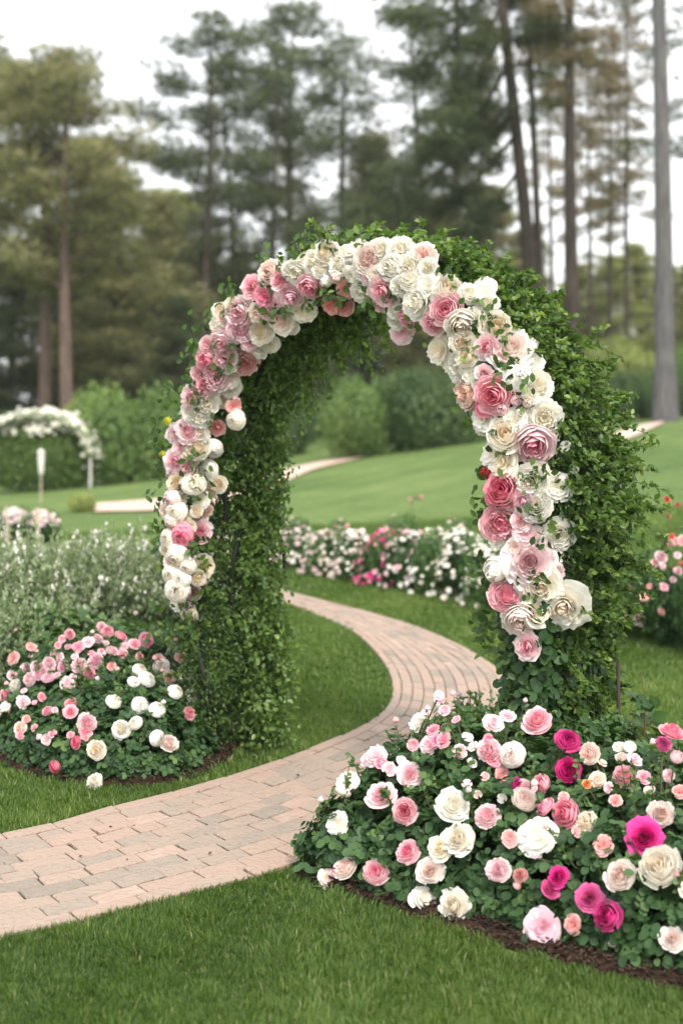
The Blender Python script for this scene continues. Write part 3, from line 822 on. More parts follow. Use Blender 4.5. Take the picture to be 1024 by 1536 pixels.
def on_arch(px, py):
    d = ray(px, py)
    # line of sight meets the bulging front rim
    for it in range(4):
        if it == 0: off = -.11
        t = ((AL + AV * off - np.array([0, 0, CH])) @ AV) / (d @ AV)
        P = np.array([0, 0, CH]) + d * t
        a = (P - AL) @ AU; z = P[2]
        if z < SPR:
            ra = (a if abs(a) < abs(a - AW) else a - AW); sg = AU * np.sign(ra)
            rad = abs(ra)
            if a > AR_: out = AU; sig = a - AW
            else: out = -AU; sig = -a
        else:
            c = np.array([a - AR_, z - SPR]); rr = np.linalg.norm(c)
            sig = rr - AR_; out = (AU * c[0] + AZ * c[1]) / rr
        q = min(abs(sig) / .16, 1.2)
        off = -.15 + .09 * q * q
    nrm = unit(-AV * .9 + out * (.75 * np.clip(sig / .12, -1, 1)) + unit(np.array([0, 0, CH]) - P) * .55 + AZ * .08)
    return P, nrm, t

def do_arch_blooms():
    items = []
    for tok in AB.replace('\n', '|').split('|'):
        x, y, dm, col, kind = tok.split()
        P, nrm, dist = on_arch(float(x), float(y))
        nrm = unit(nrm + np.array([random.gauss(0, .22) for _ in range(3)]))
        diam = float(dm) * dist / F * 1.13
        if kind == 'peony' and col in ('pink', 'palepink', 'lilac') and random.random() < .3: kind = 'rose'
        items.append((P - nrm * .02, nrm, diam, kind, col))
    # smaller filler blooms set a little deeper, so that no gap shows bare frame
    rg = np.random.default_rng(77)
    for k in range(70):
        s = rg.uniform(.62, TOT - .75); w = -.03
        r = rg.uniform(-.07, .09)
        P, Rd = arch_world(np.array([s]), np.array([w]), np.array([r]))
        nrm = unit(-AV + Rd[0] * r * 6 + rg.normal(0, .3, 3))
        items.append((P[0], nrm, rg.uniform(.06, .09), rg.choice(['peony', 'loose', 'mini']), str(rg.choice(['white', 'cream', 'palepink', 'blush']))))
    items.sort(key=lambda it: -it[2])
    for P, nrm, dm, kind, col in items[:100]:
        add_bloom(arch, P, nrm, dm, kind, col, ARCH0)
    o = link('blossoms', merged_blooms('arch_blossoms', items[100:], ARCH0), arch); o['kind'] = 'stuff'; o['label'] = 'smaller white and pink blooms tucked between the large ones'
    # leaf sprays between blooms
    Ps, Ns, Ts = [], [], []
    for k in range(260):
        s = rg.uniform(.55, TOT - .6); r = rg.choice([-1, 1]) * rg.uniform(.0, .14)
        P, Rd = arch_world(np.array([s]), np.array([-rg.uniform(.05, .13)]), np.array([r]))
        nl = 9
        Ps.append(P + rg.normal(0, .02, (nl, 3))); Ns.append(unit(-AV + rg.normal(0, .45, (nl, 3)))); Ts.append(rg.normal(size=(nl, 3)))
    P = np.concatenate(Ps)
    V, Fq, v = leaves(P, np.concatenate(Ns), rg.uniform(.025, .045, len(P)), LEAF6, np.concatenate(Ts), None, rg)
    link('foliage', mesh_np('bloom_leaves', V - ARCH0, Fq, M['vine'], {'v': v}), arch)
do_arch_blooms()

# ------------------------------------------------------------------ rose and peony beds
def mound(poly, hmax, fall, seed, hmod=None):
    def hf(x, y):
        x = np.asarray(x, float); y = np.asarray(y, float)
        ins = inside(poly, x, y); d = edge_dist(poly, x, y)
        t = np.clip(d / fall, 0, 1)
        h = hmax * np.sqrt(1 - (1 - t) ** 2)
        P = np.stack([x, y, 0 * x], -1)
        h = h * (1 + .13 * fnoise(P, 5, seed) + .10 * fnoise(P, 13, seed + 1))
        if hmod is not None: h = h * hmod(x, y)
        return np.where(ins, np.maximum(h, .02), -1.)
    return hf

H_R = mound(PLANT_R, .42, .40, 50, lambda x, y: (1 + .10 * np.clip((y - 4.8), -.8, .8)) * (1 - .55 * smooth((y - 4.75) / .9) * smooth((x - .35) / .5)))
H_L = mound(PLANT_L, .42, .50, 60, lambda x, y: 1 + .16 * np.clip((y - 6.6) / .5, -1, 1.2))

def hf_normal(hf, x, y, e=.03):
    gx = (np.clip(hf(x + e, y), 0, 9) - np.clip(hf(x - e, y), 0, 9)) / (2 * e); gy = (np.clip(hf(x, y + e), 0, 9) - np.clip(hf(x, y - e), 0, 9)) / (2 * e)
    gx = np.clip(gx, -2.5, 2.5); gy = np.clip(gy, -2.5, 2.5)
    return unit(np.stack([-gx, -gy, np.ones_like(gx)], -1))

def make_bed(centers, hf, poly, flowers, leafmats, seed, nleaf, lsize, fluff=.05, clear=None, tuftn=40):
    """centers: [(x,y,name,label,cat,group,leafmat)]"""
    rg = np.random.default_rng(seed)
    cx = np.array([c[:2] for c in centers])
    lo, hi = poly.min(0), poly.max(0)
    own = lambda x, y: np.argmin(np.hypot(x[:, None] - cx[None, :, 0], y[:, None] - cx[None, :, 1]) + .05 * fnoise(np.column_stack([x, y, x * 0]), 9, seed)[:, None], 1)
    # leaves: dense near the surface, more samples where the mound is steep
    P = rg.uniform(lo, hi, (nleaf * 3, 2)); P = P[inside(poly, P[:, 0], P[:, 1])]
    h = hf(P[:, 0], P[:, 1]); Nn = hf_normal(hf, P[:, 0], P[:, 1])
    keep = rg.random(len(P)) < np.clip(.33 / Nn[:, 2], .3, 1)
    P, h, Nn = P[keep], h[keep], Nn[keep]
    steep = edge_dist(poly, P[:, 0], P[:, 1]) < .12
    dep = rg.beta(1.1, 2.2, len(P)) * .16
    z = np.maximum(h - dep + rg.normal(0, .012, len(P)), .015)
    z = np.where(steep, rg.uniform(.02, 1, len(P)) ** .8 * h, z)
    P3 = np.column_stack([P, z]) + Nn * (fluff * .5 * fnoise(np.column_stack([P * 1.0, z]), 11, seed + 5)[:, None])
    # clear space is not needed: the leaves crowd round each bloom
    stems = [[] for _ in centers]; todo = []
    locs = [(c[0], c[1], float(gz(c[0], c[1]))) for c in centers]
    for (x, y, dm, col, kind, *rest) in flowers:
        up = rest[0] if rest else 0.
        hfo = (lambda X, Y: hf(X, Y) + up) if up else hf
        p = hit(x, y, hfo, 3.2, 9.5, 900)
        if p is None:
            continue
        nrm0 = hf_normal(hf, np.array([p[0]]), np.array([p[1]]))[0]
        tocam = unit(np.array([0, 0, CH]) - p)
        nrm = unit(nrm0 * .7 + tocam * .55 + np.array([random.gauss(0, .42), random.gauss(0, .25), .12 + random.gauss(0, .28)]))
        if kind == 'bud': nrm = unit(np.array([random.gauss(0, .4), random.gauss(0, .3) - .3, .8]))
        i = int(own(np.array([p[0]]), np.array([p[1]]))[0])
        diam = dm * p[1] / F * 1.04
        Pb = p + nrm * .012 + tocam * .01
        Pb[2] = max(Pb[2], diam * .42)
        todo.append((i, Pb, nrm, diam, kind, col))
        c = centers[i]
        b = np.array([c[0], c[1], .0])
        t = np.linspace(0, 1, 7)[:, None]
        mid = (b + p) / 2 + np.array([0, 0, .04])
        C = (1 - t) ** 2 * b + 2 * (1 - t) * t * mid + t ** 2 * (Pb - nrm * diam * .2)
        stems[i].append(tube(C - np.array(locs[i]), np.linspace(.006, .003, 7), 5))
    o_ = own(P3[:, 0], P3[:, 1])
    roots = []
    BC = np.array([t[1] for t in todo]); BD = np.array([t[3] for t in todo])
    for i, c in enumerate(centers):
        loc = (c[0], c[1], float(gz(c[0], c[1])))
        roots.append(empty(c[2], loc, c[3], c[4], c[5]))
        m = o_ == i
        Pm = P3[m]; n = len(Pm)
        # gather the leaves into compound sprays of five leaflets
        q = Pm[rg.integers(0, n, n // 3)]
        rep = 5
        base = np.repeat(q, rep, 0); m2 = np.repeat(np.arange(len(q)), rep)
        ax = unit(rg.normal(0, 1, (len(q), 3)) + np.array([0, 0, .2]))[m2]
        kk = np.tile(np.arange(rep), len(q))
        sidev = unit(np.cross(ax, np.array([0, 0, 1.]) + rg.normal(0, .1, 3)))
        ls = rg.uniform(*lsize, len(q))[m2]
        off = np.array([1.25, .75, .75, .2, .2])[kk]; sd = np.array([0, 1, -1, 1, -1])[kk]
        P5 = base + ax * (off * ls)[:, None]
        T5 = ax * np.where(sd == 0, 1, .45)[:, None] + sidev * sd[:, None]
        N5 = unit(hf_normal(hf, base[:, 0], base[:, 1]) * .9 + np.array([0, 0, .35]) + rg.normal(0, .42, (len(q), 3))[m2])
        v5 = np.clip(rg.beta(2, 2.4, len(q))[m2] + rg.normal(0, .06, len(base)) + .2 * fnoise(base, 7, 3), 0, 1)
        # no leaf sits in front of a bloom's face
        ok = np.ones(len(P5), bool)
        vw = unit(np.array([0, 0, CH]) - BC)
        Lc = P5 + unit(T5) * (ls * .5)[:, None]
        for bc, bd, vv in zip(BC, BD, vw):
            q = Lc - bc; al = q @ vv; lat = np.linalg.norm(q - al[:, None] * vv, axis=1)
            ok &= ~((lat < bd * .44) & (al > -.012) & (al < .25))
        P5, N5, T5, v5, ls = P5[ok], N5[ok], T5[ok], v5[ok], ls[ok]
        A = leaves(P5, N5, ls * rg.uniform(.85, 1.1, len(ls)), ROUND, T5, v5, rg)
        V = A[0] - np.array(loc); V[:, 2] = np.maximum(V[:, 2], .012)
        link('foliage', mesh_np('bush_foliage', V, A[1], M[c[6]], {'v': A[2]}), roots[i])
        # upright young shoots and a few buds break the outline
        hi_ = np.nonzero(m & (P3[:, 2] > .12))[0]
        SP, SN, ST, sv_ = [], [], [], []
        for k_ in range(26):
            if len(hi_) == 0: break
            b_ = P3[hi_[rg.integers(len(hi_))]].copy(); b_[2] = float(hf(b_[:1], b_[1:2])[0]) - .02
            d_ = unit(rg.normal(0, .35, 3) + np.array([0, 0, 1.])); ln_ = rg.uniform(.05, .13)
            stems[i].append(tube(np.array([[c[0], c[1], 0], b_ * .5 + np.array([c[0], c[1], .04]) * .5, b_, b_ + d_ * ln_ * .6, b_ + d_ * ln_]) - np.array(loc), [.004, .003, .002, .0016, .001], 4))
            nl_ = 12; f_ = rg.uniform(.2, 1.05, nl_)[:, None]
            SP.append(b_ + d_ * ln_ * f_); SN.append(unit(rg.normal(0, .6, (nl_, 3)) + [0, -.2, .7])); ST.append(rg.normal(0, .8, (nl_, 3)) + d_ * .5)
            if k_ % 5 == 0: add_bloom(roots[i], b_ + d_ * (ln_ + .008), d_, rg.uniform(.018, .026), 'bud', str(rg.choice(['palepink', 'pink', 'blush', 'salmon'])), loc)
        if SP:
            SP = np.concatenate(SP)
            Sa = leaves(SP, np.concatenate(SN), rg.uniform(.014, .026, len(SP)), LEAF6, np.concatenate(ST), None, rg)
            link('foliage', mesh_np('bush_shoots', Sa[0] - np.array(loc), Sa[1], M['roseleaf_light'], {'v': Sa[2]}), roots[i])
        for t in todo:
            if t[0] == i: add_bloom(roots[i], t[1], t[2], t[3], t[4], t[5], loc)
    for i in range(len(centers)):
        # extra woody canes
        for k in range(8):
            c = centers[i]; a = rg.uniform(0, 6.28); r = rg.uniform(.05, .22)
            x, y = c[0] + r * math.cos(a), c[1] + r * math.sin(a)
            hh = float(hf(np.array([x]), np.array([y]))[0])
            if hh < .1: continue
            t = np.linspace(0, 1, 5)[:, None]
            C = np.array([c[0], c[1], 0]) * (1 - t) + np.array([x, y, hh * .95]) * t + np.array([0, 0, .02]) * np.sin(t * 3.1)
            stems[i].append(tube(C - np.array(roots[i].location), np.linspace(.008, .003, 5), 5))
        V, Fq = merge(stems[i])
        link('stems', mesh_np('bush_stems', V, Fq, M['stem']), roots[i])
    return roots

def parse(s):
    out = []
    for tok in s.replace('\n', '|').split('|'):
        a = tok.split()
        out.append((float(a[0]), float(a[1]), float(a[2]), a[3], a[4], *[float(q) for q in a[5:]]))
    return out

RB = parse('''684 1398 48 cream rosebig|614 1165 37 palepink rose|572 1196 46 rosepink rose|607 1220 41 rosepink rose|676 1211 54 white rose|731 1228 37 palepink peony|522 1177 32 white loose|510 1197 26 blush bud|507 1241 34 white loose|614 1283 38 rosepink peony
688 1262 48 cream rose|662 1276 38 cream rose|646 1314 44 blush rose|633 1351 40 white loose|520 1312 36 blush peony|491 1325 32 blush loose|508 1322 22 magenta rose|564 1325 40 rosepink rose|808 1257 58 white loose|814 1403 54 lilac loose|862 1391 30 salmon loose
748 1308 36 palepink peony|782 1314 22 salmon rose|765 1260 26 salmon loose|839 1319 32 magenta rose|822 1341 32 magenta rose|883 1349 42 magenta rose|915 1383 44 magenta rose|932 1321 46 blush rose|992 1305 64 cream rosebig|966 1261 50 magenta rosebig|990 1224 40 blush peony
1009 1413 40 blush rose|853 1224 42 deep rose|823 1217 30 deep rose|882 1237 36 cream peony|782 1205 38 blush rose|775 1185 28 magenta rose|788 1187 30 palepink rose|816 1178 30 pink rose|851 1160 38 magenta rose|850 1117 38 magenta rose .05|806 1086 44 pink rose .06|886 1132 32 blush peony .03
928 1124 18 white rose .03|943 1125 20 white ball .03|932 1141 20 blush rose .03|949 1143 24 palepink loose .03|936 1168 38 pink peony|964 1170 24 pink loose|896 1173 26 peach loose|879 1180 16 orange rose|905 1271 30 salmon loose|922 1204 20 salmon loose|1010 1145 22 palepink bud .05|1005 1103 38 deep rose .10|993 1120 24 magenta rose .10
1019 1191 24 salmon loose|768 1137 38 blush ball .04|734 1128 36 palepink peony .04|740 1139 28 deep loose .04|739 1087 30 palepink loose .08|761 1077 24 palepink loose .08|631 1086 34 white loose .04|611 1100 32 white loose .02|591 1108 18 magenta mini .04|603 1088 16 palepink mini .05
651 1100 24 pink loose .04|645 1120 30 palepink loose .02|668 1111 26 pink loose .04|657 1114 20 deep loose .04|594 1128 28 palepink loose|565 1137 32 palepink loose|571 1148 20 deep mini|553 1142 22 palepink loose|751 1163 24 salmon loose|728 1169 16 salmon mini|717 1197 14 peach mini
731 1111 16 deep mini .06|668 1070 20 pink mini .10|686 1084 16 pink mini .08|657 1046 16 lilac mini .14|620 1118 20 pink mini .02|640 1075 18 palepink mini .06|700 1110 18 white mini .04|712 1125 18 blush mini .02|690 1130 22 palepink loose|706 1150 16 white mini|583 1155 22 palepink loose|600 1145 16 white mini
1040 1340 44 cream rose|1060 1250 40 magenta rose|1085 1400 44 palepink rose|1100 1300 40 white rose|860 1250 20 salmon mini|800 1290 16 palepink mini|900 1150 16 peach mini|915 1185 18 palepink loose|845 1200 18 salmon mini|975 1190 18 blush mini|755 1200 16 white mini|700 1180 16 palepink mini|1000 1165 20 palepink loose|770 1340 14 salmon bud|1120 1350 40 palepink rose|1150 1260 44 white rose|1180 1380 40 deep rose|1210 1300 38 blush rose|1240 1400 42 cream rose|1130 1450 40 rosepink rose|1270 1330 36 pink rose|1190 1200 30 palepink loose|1100 1190 30 salmon loose|1300 1260 34 white loose|1060 1480 40 blush rose|915 1430 12 palepink bud''')
make_bed([
    (.10, 4.82, 'rose_bush', 'rose bush at the path end of the bed with pale pink and blush roses', 'rose bush', 'rose bushes in the mulched bed', 'roseleaf'),
    (.34, 5.20, 'rose_bush', 'airy rose bush beside the path, topped by loose small pink and white blooms', 'rose bush', 'rose bushes in the mulched bed', 'roseleaf_light'),
    (.50, 4.62, 'rose_bush', 'rose bush with large white and cream roses above the mulch edge', 'rose bush', 'rose bushes in the mulched bed', 'roseleaf'),
    (.80, 5.15, 'rose_bush', 'rose bush at the foot of the arch with magenta, pink and blush roses', 'rose bush', 'rose bushes in the mulched bed', 'roseleaf'),
    (.95, 4.30, 'rose_bush', 'low rose bush with four magenta roses and large cream rose, nearest the lawn', 'rose bush', 'rose bushes in the mulched bed', 'roseleaf'),
    (1.22, 5.05, 'rose_bush', 'rose bush with deep pink and salmon blooms standing right of the arch foot', 'rose bush', 'rose bushes in the mulched bed', 'roseleaf_light'),
    (1.55, 4.45, 'rose_bush', 'rose bush at the outer end of the bed, mostly cut off by the photo edge', 'rose bush', 'rose bushes in the mulched bed', 'roseleaf'),
], H_R, PLANT_R, RB, None, 301, 36000, (.021, .037))

def lb():
    s = '''543 437 72 cream ball|667 453 80 white ball|745 477 84 white ball|587 567 92 white peony|657 537 68 cream ball|740 602 78 white ball|808 635 90 blush peony|467 660 95 cream peony|778 272 86 blush ball|697 325 78 white ball|640 340 60 white ball|665 285 72 cream ball|880 292 58 blush ball|895 340 74 white ball|905 400 80 white ball|832 388 78 white ball
487 78 54 pink rose .05|520 103 62 pink rose .04|575 120 62 pink peony .03|332 107 52 pink peony .06|302 137 40 pink loose .04|282 155 34 pink loose .04|148 170 54 salmon loose .04|70 220 66 salmon loose .02|62 305 56 palepink loose|425 145 62 palepink loose|465 130 56 palepink peony|380 170 62 pink loose|330 177 34 palepink peony|645 158 60 pink loose .03|698 142 74 pink peony .04
600 170 56 palepink loose|535 190 62 palepink peony|485 192 42 pink loose|590 205 52 pink loose|295 218 52 palepink loose|308 260 58 lilac peony|130 272 60 lilac peony|180 265 64 lilac peony|235 250 64 palepink peony|150 330 72 palepink peony|235 320 68 lilac peony|190 300 62 lilac peony|385 260 76 palepink peony|465 245 76 lilac peony|425 295 62 pink peony|325 343 72 palepink loose|355 310 34 palepink loose
203 402 42 pink loose|80 352 62 white peony|30 397 62 pink loose|110 430 66 palepink loose|235 483 56 pink peony|265 470 34 palepink loose|345 445 62 pink peony|340 488 66 pink rose|415 533 92 palepink peony|410 575 62 pink loose|375 635 66 deep peony|275 745 64 deep rose|105 560 66 blush peony|100 600 42 pink loose|230 617 56 palepink loose|200 617 38 palepink bud|255 590 42 pink loose
345 590 38 pink loose|130 515 40 salmon loose|172 560 40 salmon loose|30 455 48 white loose|10 495 44 cream loose|865 213 62 salmon loose .03|760 225 58 salmon loose|810 315 74 peach loose|900 483 66 pink peony|420 603 30 salmon loose|540 260 44 salmon loose|665 215 44 salmon loose|-30 300 60 palepink loose|-40 420 60 pink loose|215 285 50 palepink peony|260 200 36 palepink loose|60 470 30 pink mini|170 440 30 pink mini|120 380 34 palepink loose|440 200 34 pink loose|510 150 30 palepink loose|360 215 34 palepink loose|280 300 30 lilac loose|150 210 30 palepink loose'''
    return [(f[0] / 3.2, 920 + f[1] / 3.2, f[2] / 3.2, *f[3:]) for f in parse(s)]
make_bed([
    (-1.42, 6.50, 'rose_bush', 'rose bush with clustered lilac pink blooms at the outer side of the round bed', 'rose bush', 'bushes in the round bed', 'roseleaf'),
    (-1.00, 6.15, 'rose_bush', 'rose bush with scattered pink blooms at the lawn edge of the round bed', 'rose bush', 'bushes in the round bed', 'roseleaf'),
    (-1.10, 7.05, 'rose_bush', 'taller rose bush crowded with small pink roses at the back of the round bed', 'rose bush', 'bushes in the round bed', 'roseleaf_light'),
    (-.70, 6.35, 'peony_bush', 'peony bush with round white and cream blooms beside the arch foot', 'peony bush', 'bushes in the round bed', 'roseleaf'),
], H_L, PLANT_L, lb(), None, 302, 26000, (.018, .031))

# fallen blooms on the ground
for (x, y, dm, kind, col, lab) in ((142, 1184, 26, 'peony', 'white', 'white bloom lying on the grass by the round bed'),):
    p = ground(x, y); dmm = dm * p[1] / F
    Pb = p + np.array([0, 0, dmm * .42])
    o = link('fallen_rose', bloom_mesh(kind, 1, col), None, tuple(Pb), face_quat(unit(np.array([-.2, -.75, .55]))), dmm / 2)
    o['label'] = lab; o['category'] = 'flower'

# tall thin rose stems standing above the beds
def tall_stem(px, y_base, y_top, Y, lean, label, leafm, col=None, group=None, stemm='redstem', n=26, ls=(.028, .045), heads=2):
    x = (px - CX) / F * Y; z0 = float(gz(x, Y)); zt = CH + (HZ - y_top) / F * Y
    root = empty('tall_rose', (x, Y, z0), label, 'tall rose', group)
    H = zt - z0; t = np.linspace(0, 1, 9)
    C = np.column_stack([lean * t ** 1.5 + .01 * np.sin(t * 9), .02 * np.sin(t * 7), H * t])
    parts = [tube(C, np.linspace(.005, .002, 9), 6)]
    rg = np.random.default_rng(int(px))
    P, N_, T = [], [], []
    tips = [C[-1]]
    for k in range(6):
        tt = rg.uniform(.45, .92); b = np.array([np.interp(tt, t, C[:, i]) for i in range(3)])
        d = unit(np.array([rg.normal(), rg.normal() * .6, .5])) * rg.uniform(.05, .13)
        parts.append(tube(np.array([b, b + d * .55 + [0, 0, .01], b + d]), [.002, .0016, .001], 4)); tips.append(b + d)
        for q in range(n // 6):
            f = rg.uniform(.4, 1.1); P.append(b + d * f); N_.append(unit(rg.normal(0, .5, 3) + [0, -.4, .8])); T.append(d + rg.normal(0, .05, 3))
    V, Fq = merge(parts)
    link('stem', mesh_np('tall_stem', V, Fq, M[stemm]), root)
    V, Fq, v = leaves(np.array(P), np.array(N_), rg.uniform(*ls, len(P)), ROUND, np.array(T), None, rg)
    link('foliage', mesh_np('stem_leaves', V, Fq, M[leafm], {'v': v}), root)
    if col:
        for q in range(heads):
            add_bloom(root, np.array(root.location) + tips[q if q else 0], unit(np.array([rg.normal(0, .3), -.5, .7])), rg.uniform(.035, .05), 'loose', col, root.location)
tall_stem(912 + 60, 1150, 1010, 5.0, -.03, 'thin rose stem with broad dark leaves standing above the bed right of the arch', 'roseleaf', n=54, ls=(.04, .062))
tall_stem(672, 1120, 1052, 5.05, -.035, 'thin stem with a dusty pink tuft rising over the path side of the rose bed', 'roseleaf_light', 'lilac', n=12, ls=(.012, .02), heads=3)
tall_stem(995, 960, 755, 9.3, .02, 'tall reddish stem with coral rose heads above the far bush beside the right lawn', 'roseleaf_light', 'red', n=30, heads=4)
tall_stem(612, 800, 748, 13.0, .02, 'tall reddish stem rising above the middle of the distant flower border', 'roseleaf_light', 'deep', n=24, heads=4)

# ------------------------------------------------------------------ leafy shrub factory (background)
def shrub_geo(seed, n, lobes, rx, rz, leaf, tmpl=LEAF4, flat=1.0, spiky=0.):
    """unit-ish shrub: returns leaf arrays around overlapping lobes, base at z=0"""
    rg = np.random.default_rng(seed)
    C = []
    for k in range(lobes):
        a = rg.uniform(0, 6.28); r = rx * .62 * math.sqrt(rg.random()); z = rz * (.30 + .45 * rg.random() * (1 - .5 * r / rx))
        C.append((r * math.cos(a), r * math.sin(a), z, rg.uniform(.30, .5) * rx))
    C = np.array(C)
    i = rg.integers(0, lobes, n)
    d = unit(rg.normal(size=(n, 3)))
    rad = C[i, 3] * (1 - rg.beta(1, 3.5, n) * .55)
    rad = rad * (1 + .18 * fnoise(d * 1.0 + C[i, :3], 5, seed))
    P = C[i, :3] + d * rad[:, None] * np.array([1, 1, rz / rx * 1.1])
    if spiky: P[:, 2] += rg.random(n) ** 5 * spiky
    ok = P[:, 2] > .01
    P, d = P[ok], d[ok]
    v = np.clip(rg.beta(2, 2, len(P)) * .8 + .25 * fnoise(P, 3 / rx, seed + 2) + .1, 0, 1)
    return leaves(P, unit(d + rg.normal(0, .5, P.shape)), rg.uniform(.7, 1.3, len(P)) * leaf, tmpl, d + rg.normal(0, .8, P.shape), v, rg)

def shrub_mesh(name, mat, *a, **k):
    V, Fq, v = shrub_geo(*a, **k)
    return mesh_np(name, V, Fq, M[mat], {'v': v})

def stems_mesh(name, h, r, n, seed, mat='stem', rad=.02):
    rg = np.random.default_rng(seed); parts = []
    for k in range(n):
        a = rg.uniform(0, 6.28); q = rg.uniform(.2, .9) * r
        t = np.linspace(0, 1, 5)[:, None]
        C = np.array([.08 * r * math.cos(a), .08 * r * math.sin(a), 0]) * (1 - t) + np.array([q * math.cos(a), q * math.sin(a), h * rg.uniform(.5, .9)]) * t
        parts.append(tube(C, np.linspace(rad, rad * .3, 5), 5))
    V, Fq = merge(parts)
    return mesh_np(name, V, Fq, M[mat])

BIG = [shrub_mesh('bush_a', m, 400 + i, 15000, 11, 1.0, .85, .06) for i, m in enumerate(['bush_light', 'bush_dark', 'bush_yellow'])]
BIG += [shrub_mesh('bush_b', m, 420 + i, 15000, 9, 1.0, 1.1, .06) for i, m in enumerate(['bush_light', 'bush_dark', 'bush_yellow'])]
BSTEM = stems_mesh('bush_branches', .7, .6, 12, 9, 'bark', .03)

def big_bush(px, Y, wpx, ytop, var, label, group=None, name='bush'):
    x = (px - CX) / F * Y; z0 = float(gz(x, Y)); rx = wpx / 2 / F * Y / .95
    H = CH + (HZ - ytop) / F * Y - z0
    root = empty(name, (x, Y, z0 - .03), label, 'bush', group)
    root.rotation_euler = (0, 0, random.uniform(0, 6.28))
    hz = {0: .85, 1: .85, 2: .85}.get(var, 1.1)
    root.scale = (rx, rx, H / (hz * 1.12))
    link('foliage', BIG[var], root); link('branches', BSTEM, root)
    return root

big_bush(192, 31, 190, 562, 0, 'large round green bush left of the arch behind the lawn')
big_bush(128, 33, 90, 580, 5, 'yellow green bush tip between the white arbor and the large round bush', None)
big_bush(235, 34, 120, 610, 4, 'dark bush behind the right flank of the large round bush')
big_bush(548, 31, 150, 553, 0, 'light green rounded bush seen through the arch, left of a darker one')
big_bush(650, 31, 175, 548, 1, 'dark green rounded bush seen through the arch beside the flowers', None)
big_bush(440, 36, 110, 585, 4, 'dark bush seen low through the arch beside its left leg')
big_bush(375, 38, 110, 600, 1, 'dark bush mostly hidden behind the left leg of the arch')
big_bush(735, 35, 130, 520, 1, 'dark bush hidden behind the right side of the arch')
big_bush(820, 34, 120, 540, 4, 'dark bush behind the climber on the right side of the arch')
big_bush(880, 37, 150, 505, 2, 'yellow green shrub beside the climber, under the thin trunks')
big_bush(955, 38, 120, 498, 5, 'yellow green shrub at the foot of the thick grey trunk', None)
big_bush(1045, 36, 130, 505, 0, 'green shrub at the far right end of the hedge row')
HG = 'low dark hedge bushes along the top of the slope'
big_bush(905, 33, 110, 560, 1, 'low dark hedge bush beside the climber at the top of the slope', HG)
big_bush(965, 33, 110, 552, 4, 'low dark hedge bush under the thick grey trunk', HG)
big_bush(1030, 33, 110, 548, 1, 'low dark hedge bush at the right edge of the slope', HG)
big_bush(20, 36, 150, 620, 4, 'dark bush behind the white arbor at the left edge')
big_bush(-60, 34, 160, 600, 1, 'dark bush beyond the left edge behind the white arbor')
big_bush(300, 37, 110, 600, 1, 'dark bush partly covered by the left flowers of the arch')

# white-flowered arbor far left
def white_arbor():
    p = ground(60, 736); Y = p[1]; k = Y / F
    root = empty('garden_arbor', tuple(p), 'small domed arbor covered in white blossom, out of focus at the far left', 'arbor')
    rw = 82 * k; H = (736 - 622) * k
    rg = np.random.default_rng(12)
    parts = []
    for w in (-.5, .5):
        a = np.linspace(0, math.pi, 24)
        C = np.column_stack([rw * np.cos(a), np.full(24, w), H * .45 + (H * .55) * np.sin(a)])
        C = np.concatenate([[[rw, w, 0]], C, [[-rw, w, 0]]])
        parts.append(tube(C, .025, 6))
    V, Fq = merge(parts); link('frame', mesh_np('arbor_frame', V, Fq, M['whitewood']), root)
    n = 9000; a = rg.uniform(0, math.pi, n); rr = 1 + rg.normal(0, .045, n)
    low = rg.random(n) < .0
    P = np.column_stack([rw * rr * np.cos(a), rg.uniform(-.6, .6, n), H * .45 + H * .55 * rr * np.sin(a)])
    A = leaves(P, unit(P - [0, 0, H * .3] + rg.normal(0, .4, P.shape)), rg.uniform(.05, .09, n), LEAF4, None, None, rg)
    m = 16000; Q = unit(rg.normal(size=(m, 3))) * np.array([rw * .97, .75, H * .56]) * (rg.random((m, 1)) ** .25) + [0, 0, H * .42]
    Q = Q[Q[:, 2] > .05]
    B = leaves(Q, unit(rg.normal(size=Q.shape)), rg.uniform(.06, .1, len(Q)), LEAF4, None, rg.beta(2, 2, len(Q)), rg)
    link('foliage', mesh_np('arbor_foliage', np.concatenate([A[0], B[0]]), np.concatenate([A[1], B[1] + len(A[0])]), M['bush_light'], {'v': np.concatenate([A[2], B[2]])}), root)
    it = []
    for k_ in range(720):
        a = rg.uniform(.0, math.pi); r_ = 1.02 + rg.normal(0, .07)
        zz = H * .45 + H * .55 * r_ * math.sin(a)
        if rg.random() < .16: zz = rg.uniform(.25, .6) * H
        P = np.array([rw * r_ * math.cos(a), rg.uniform(-.62, .5), zz])
        if zz < H * .6 and abs(P[0]) < rw * .8: continue
        it.append((P, unit(np.array([P[0], -.8, P[2] - H * .4]) + rg.normal(0, .3, 3)), rg.uniform(.08, .15), 'mini', 'white'))
    for k_ in range(260):
        d = unit(np.array([rg.normal(), -abs(rg.normal()) * .8, abs(rg.normal()) + .6]))
        P = d * np.array([rw * 1.0, .78, H * .58]) + [0, 0, H * .42]
        if P[2] > H * .74: it.append((P, unit(d + rg.normal(0, .3, 3)), rg.uniform(.07, .13), 'mini', 'white'))
    link('blossoms', merged_blooms('arbor_blossoms', it, (0, 0, 0)), root)
white_arbor()

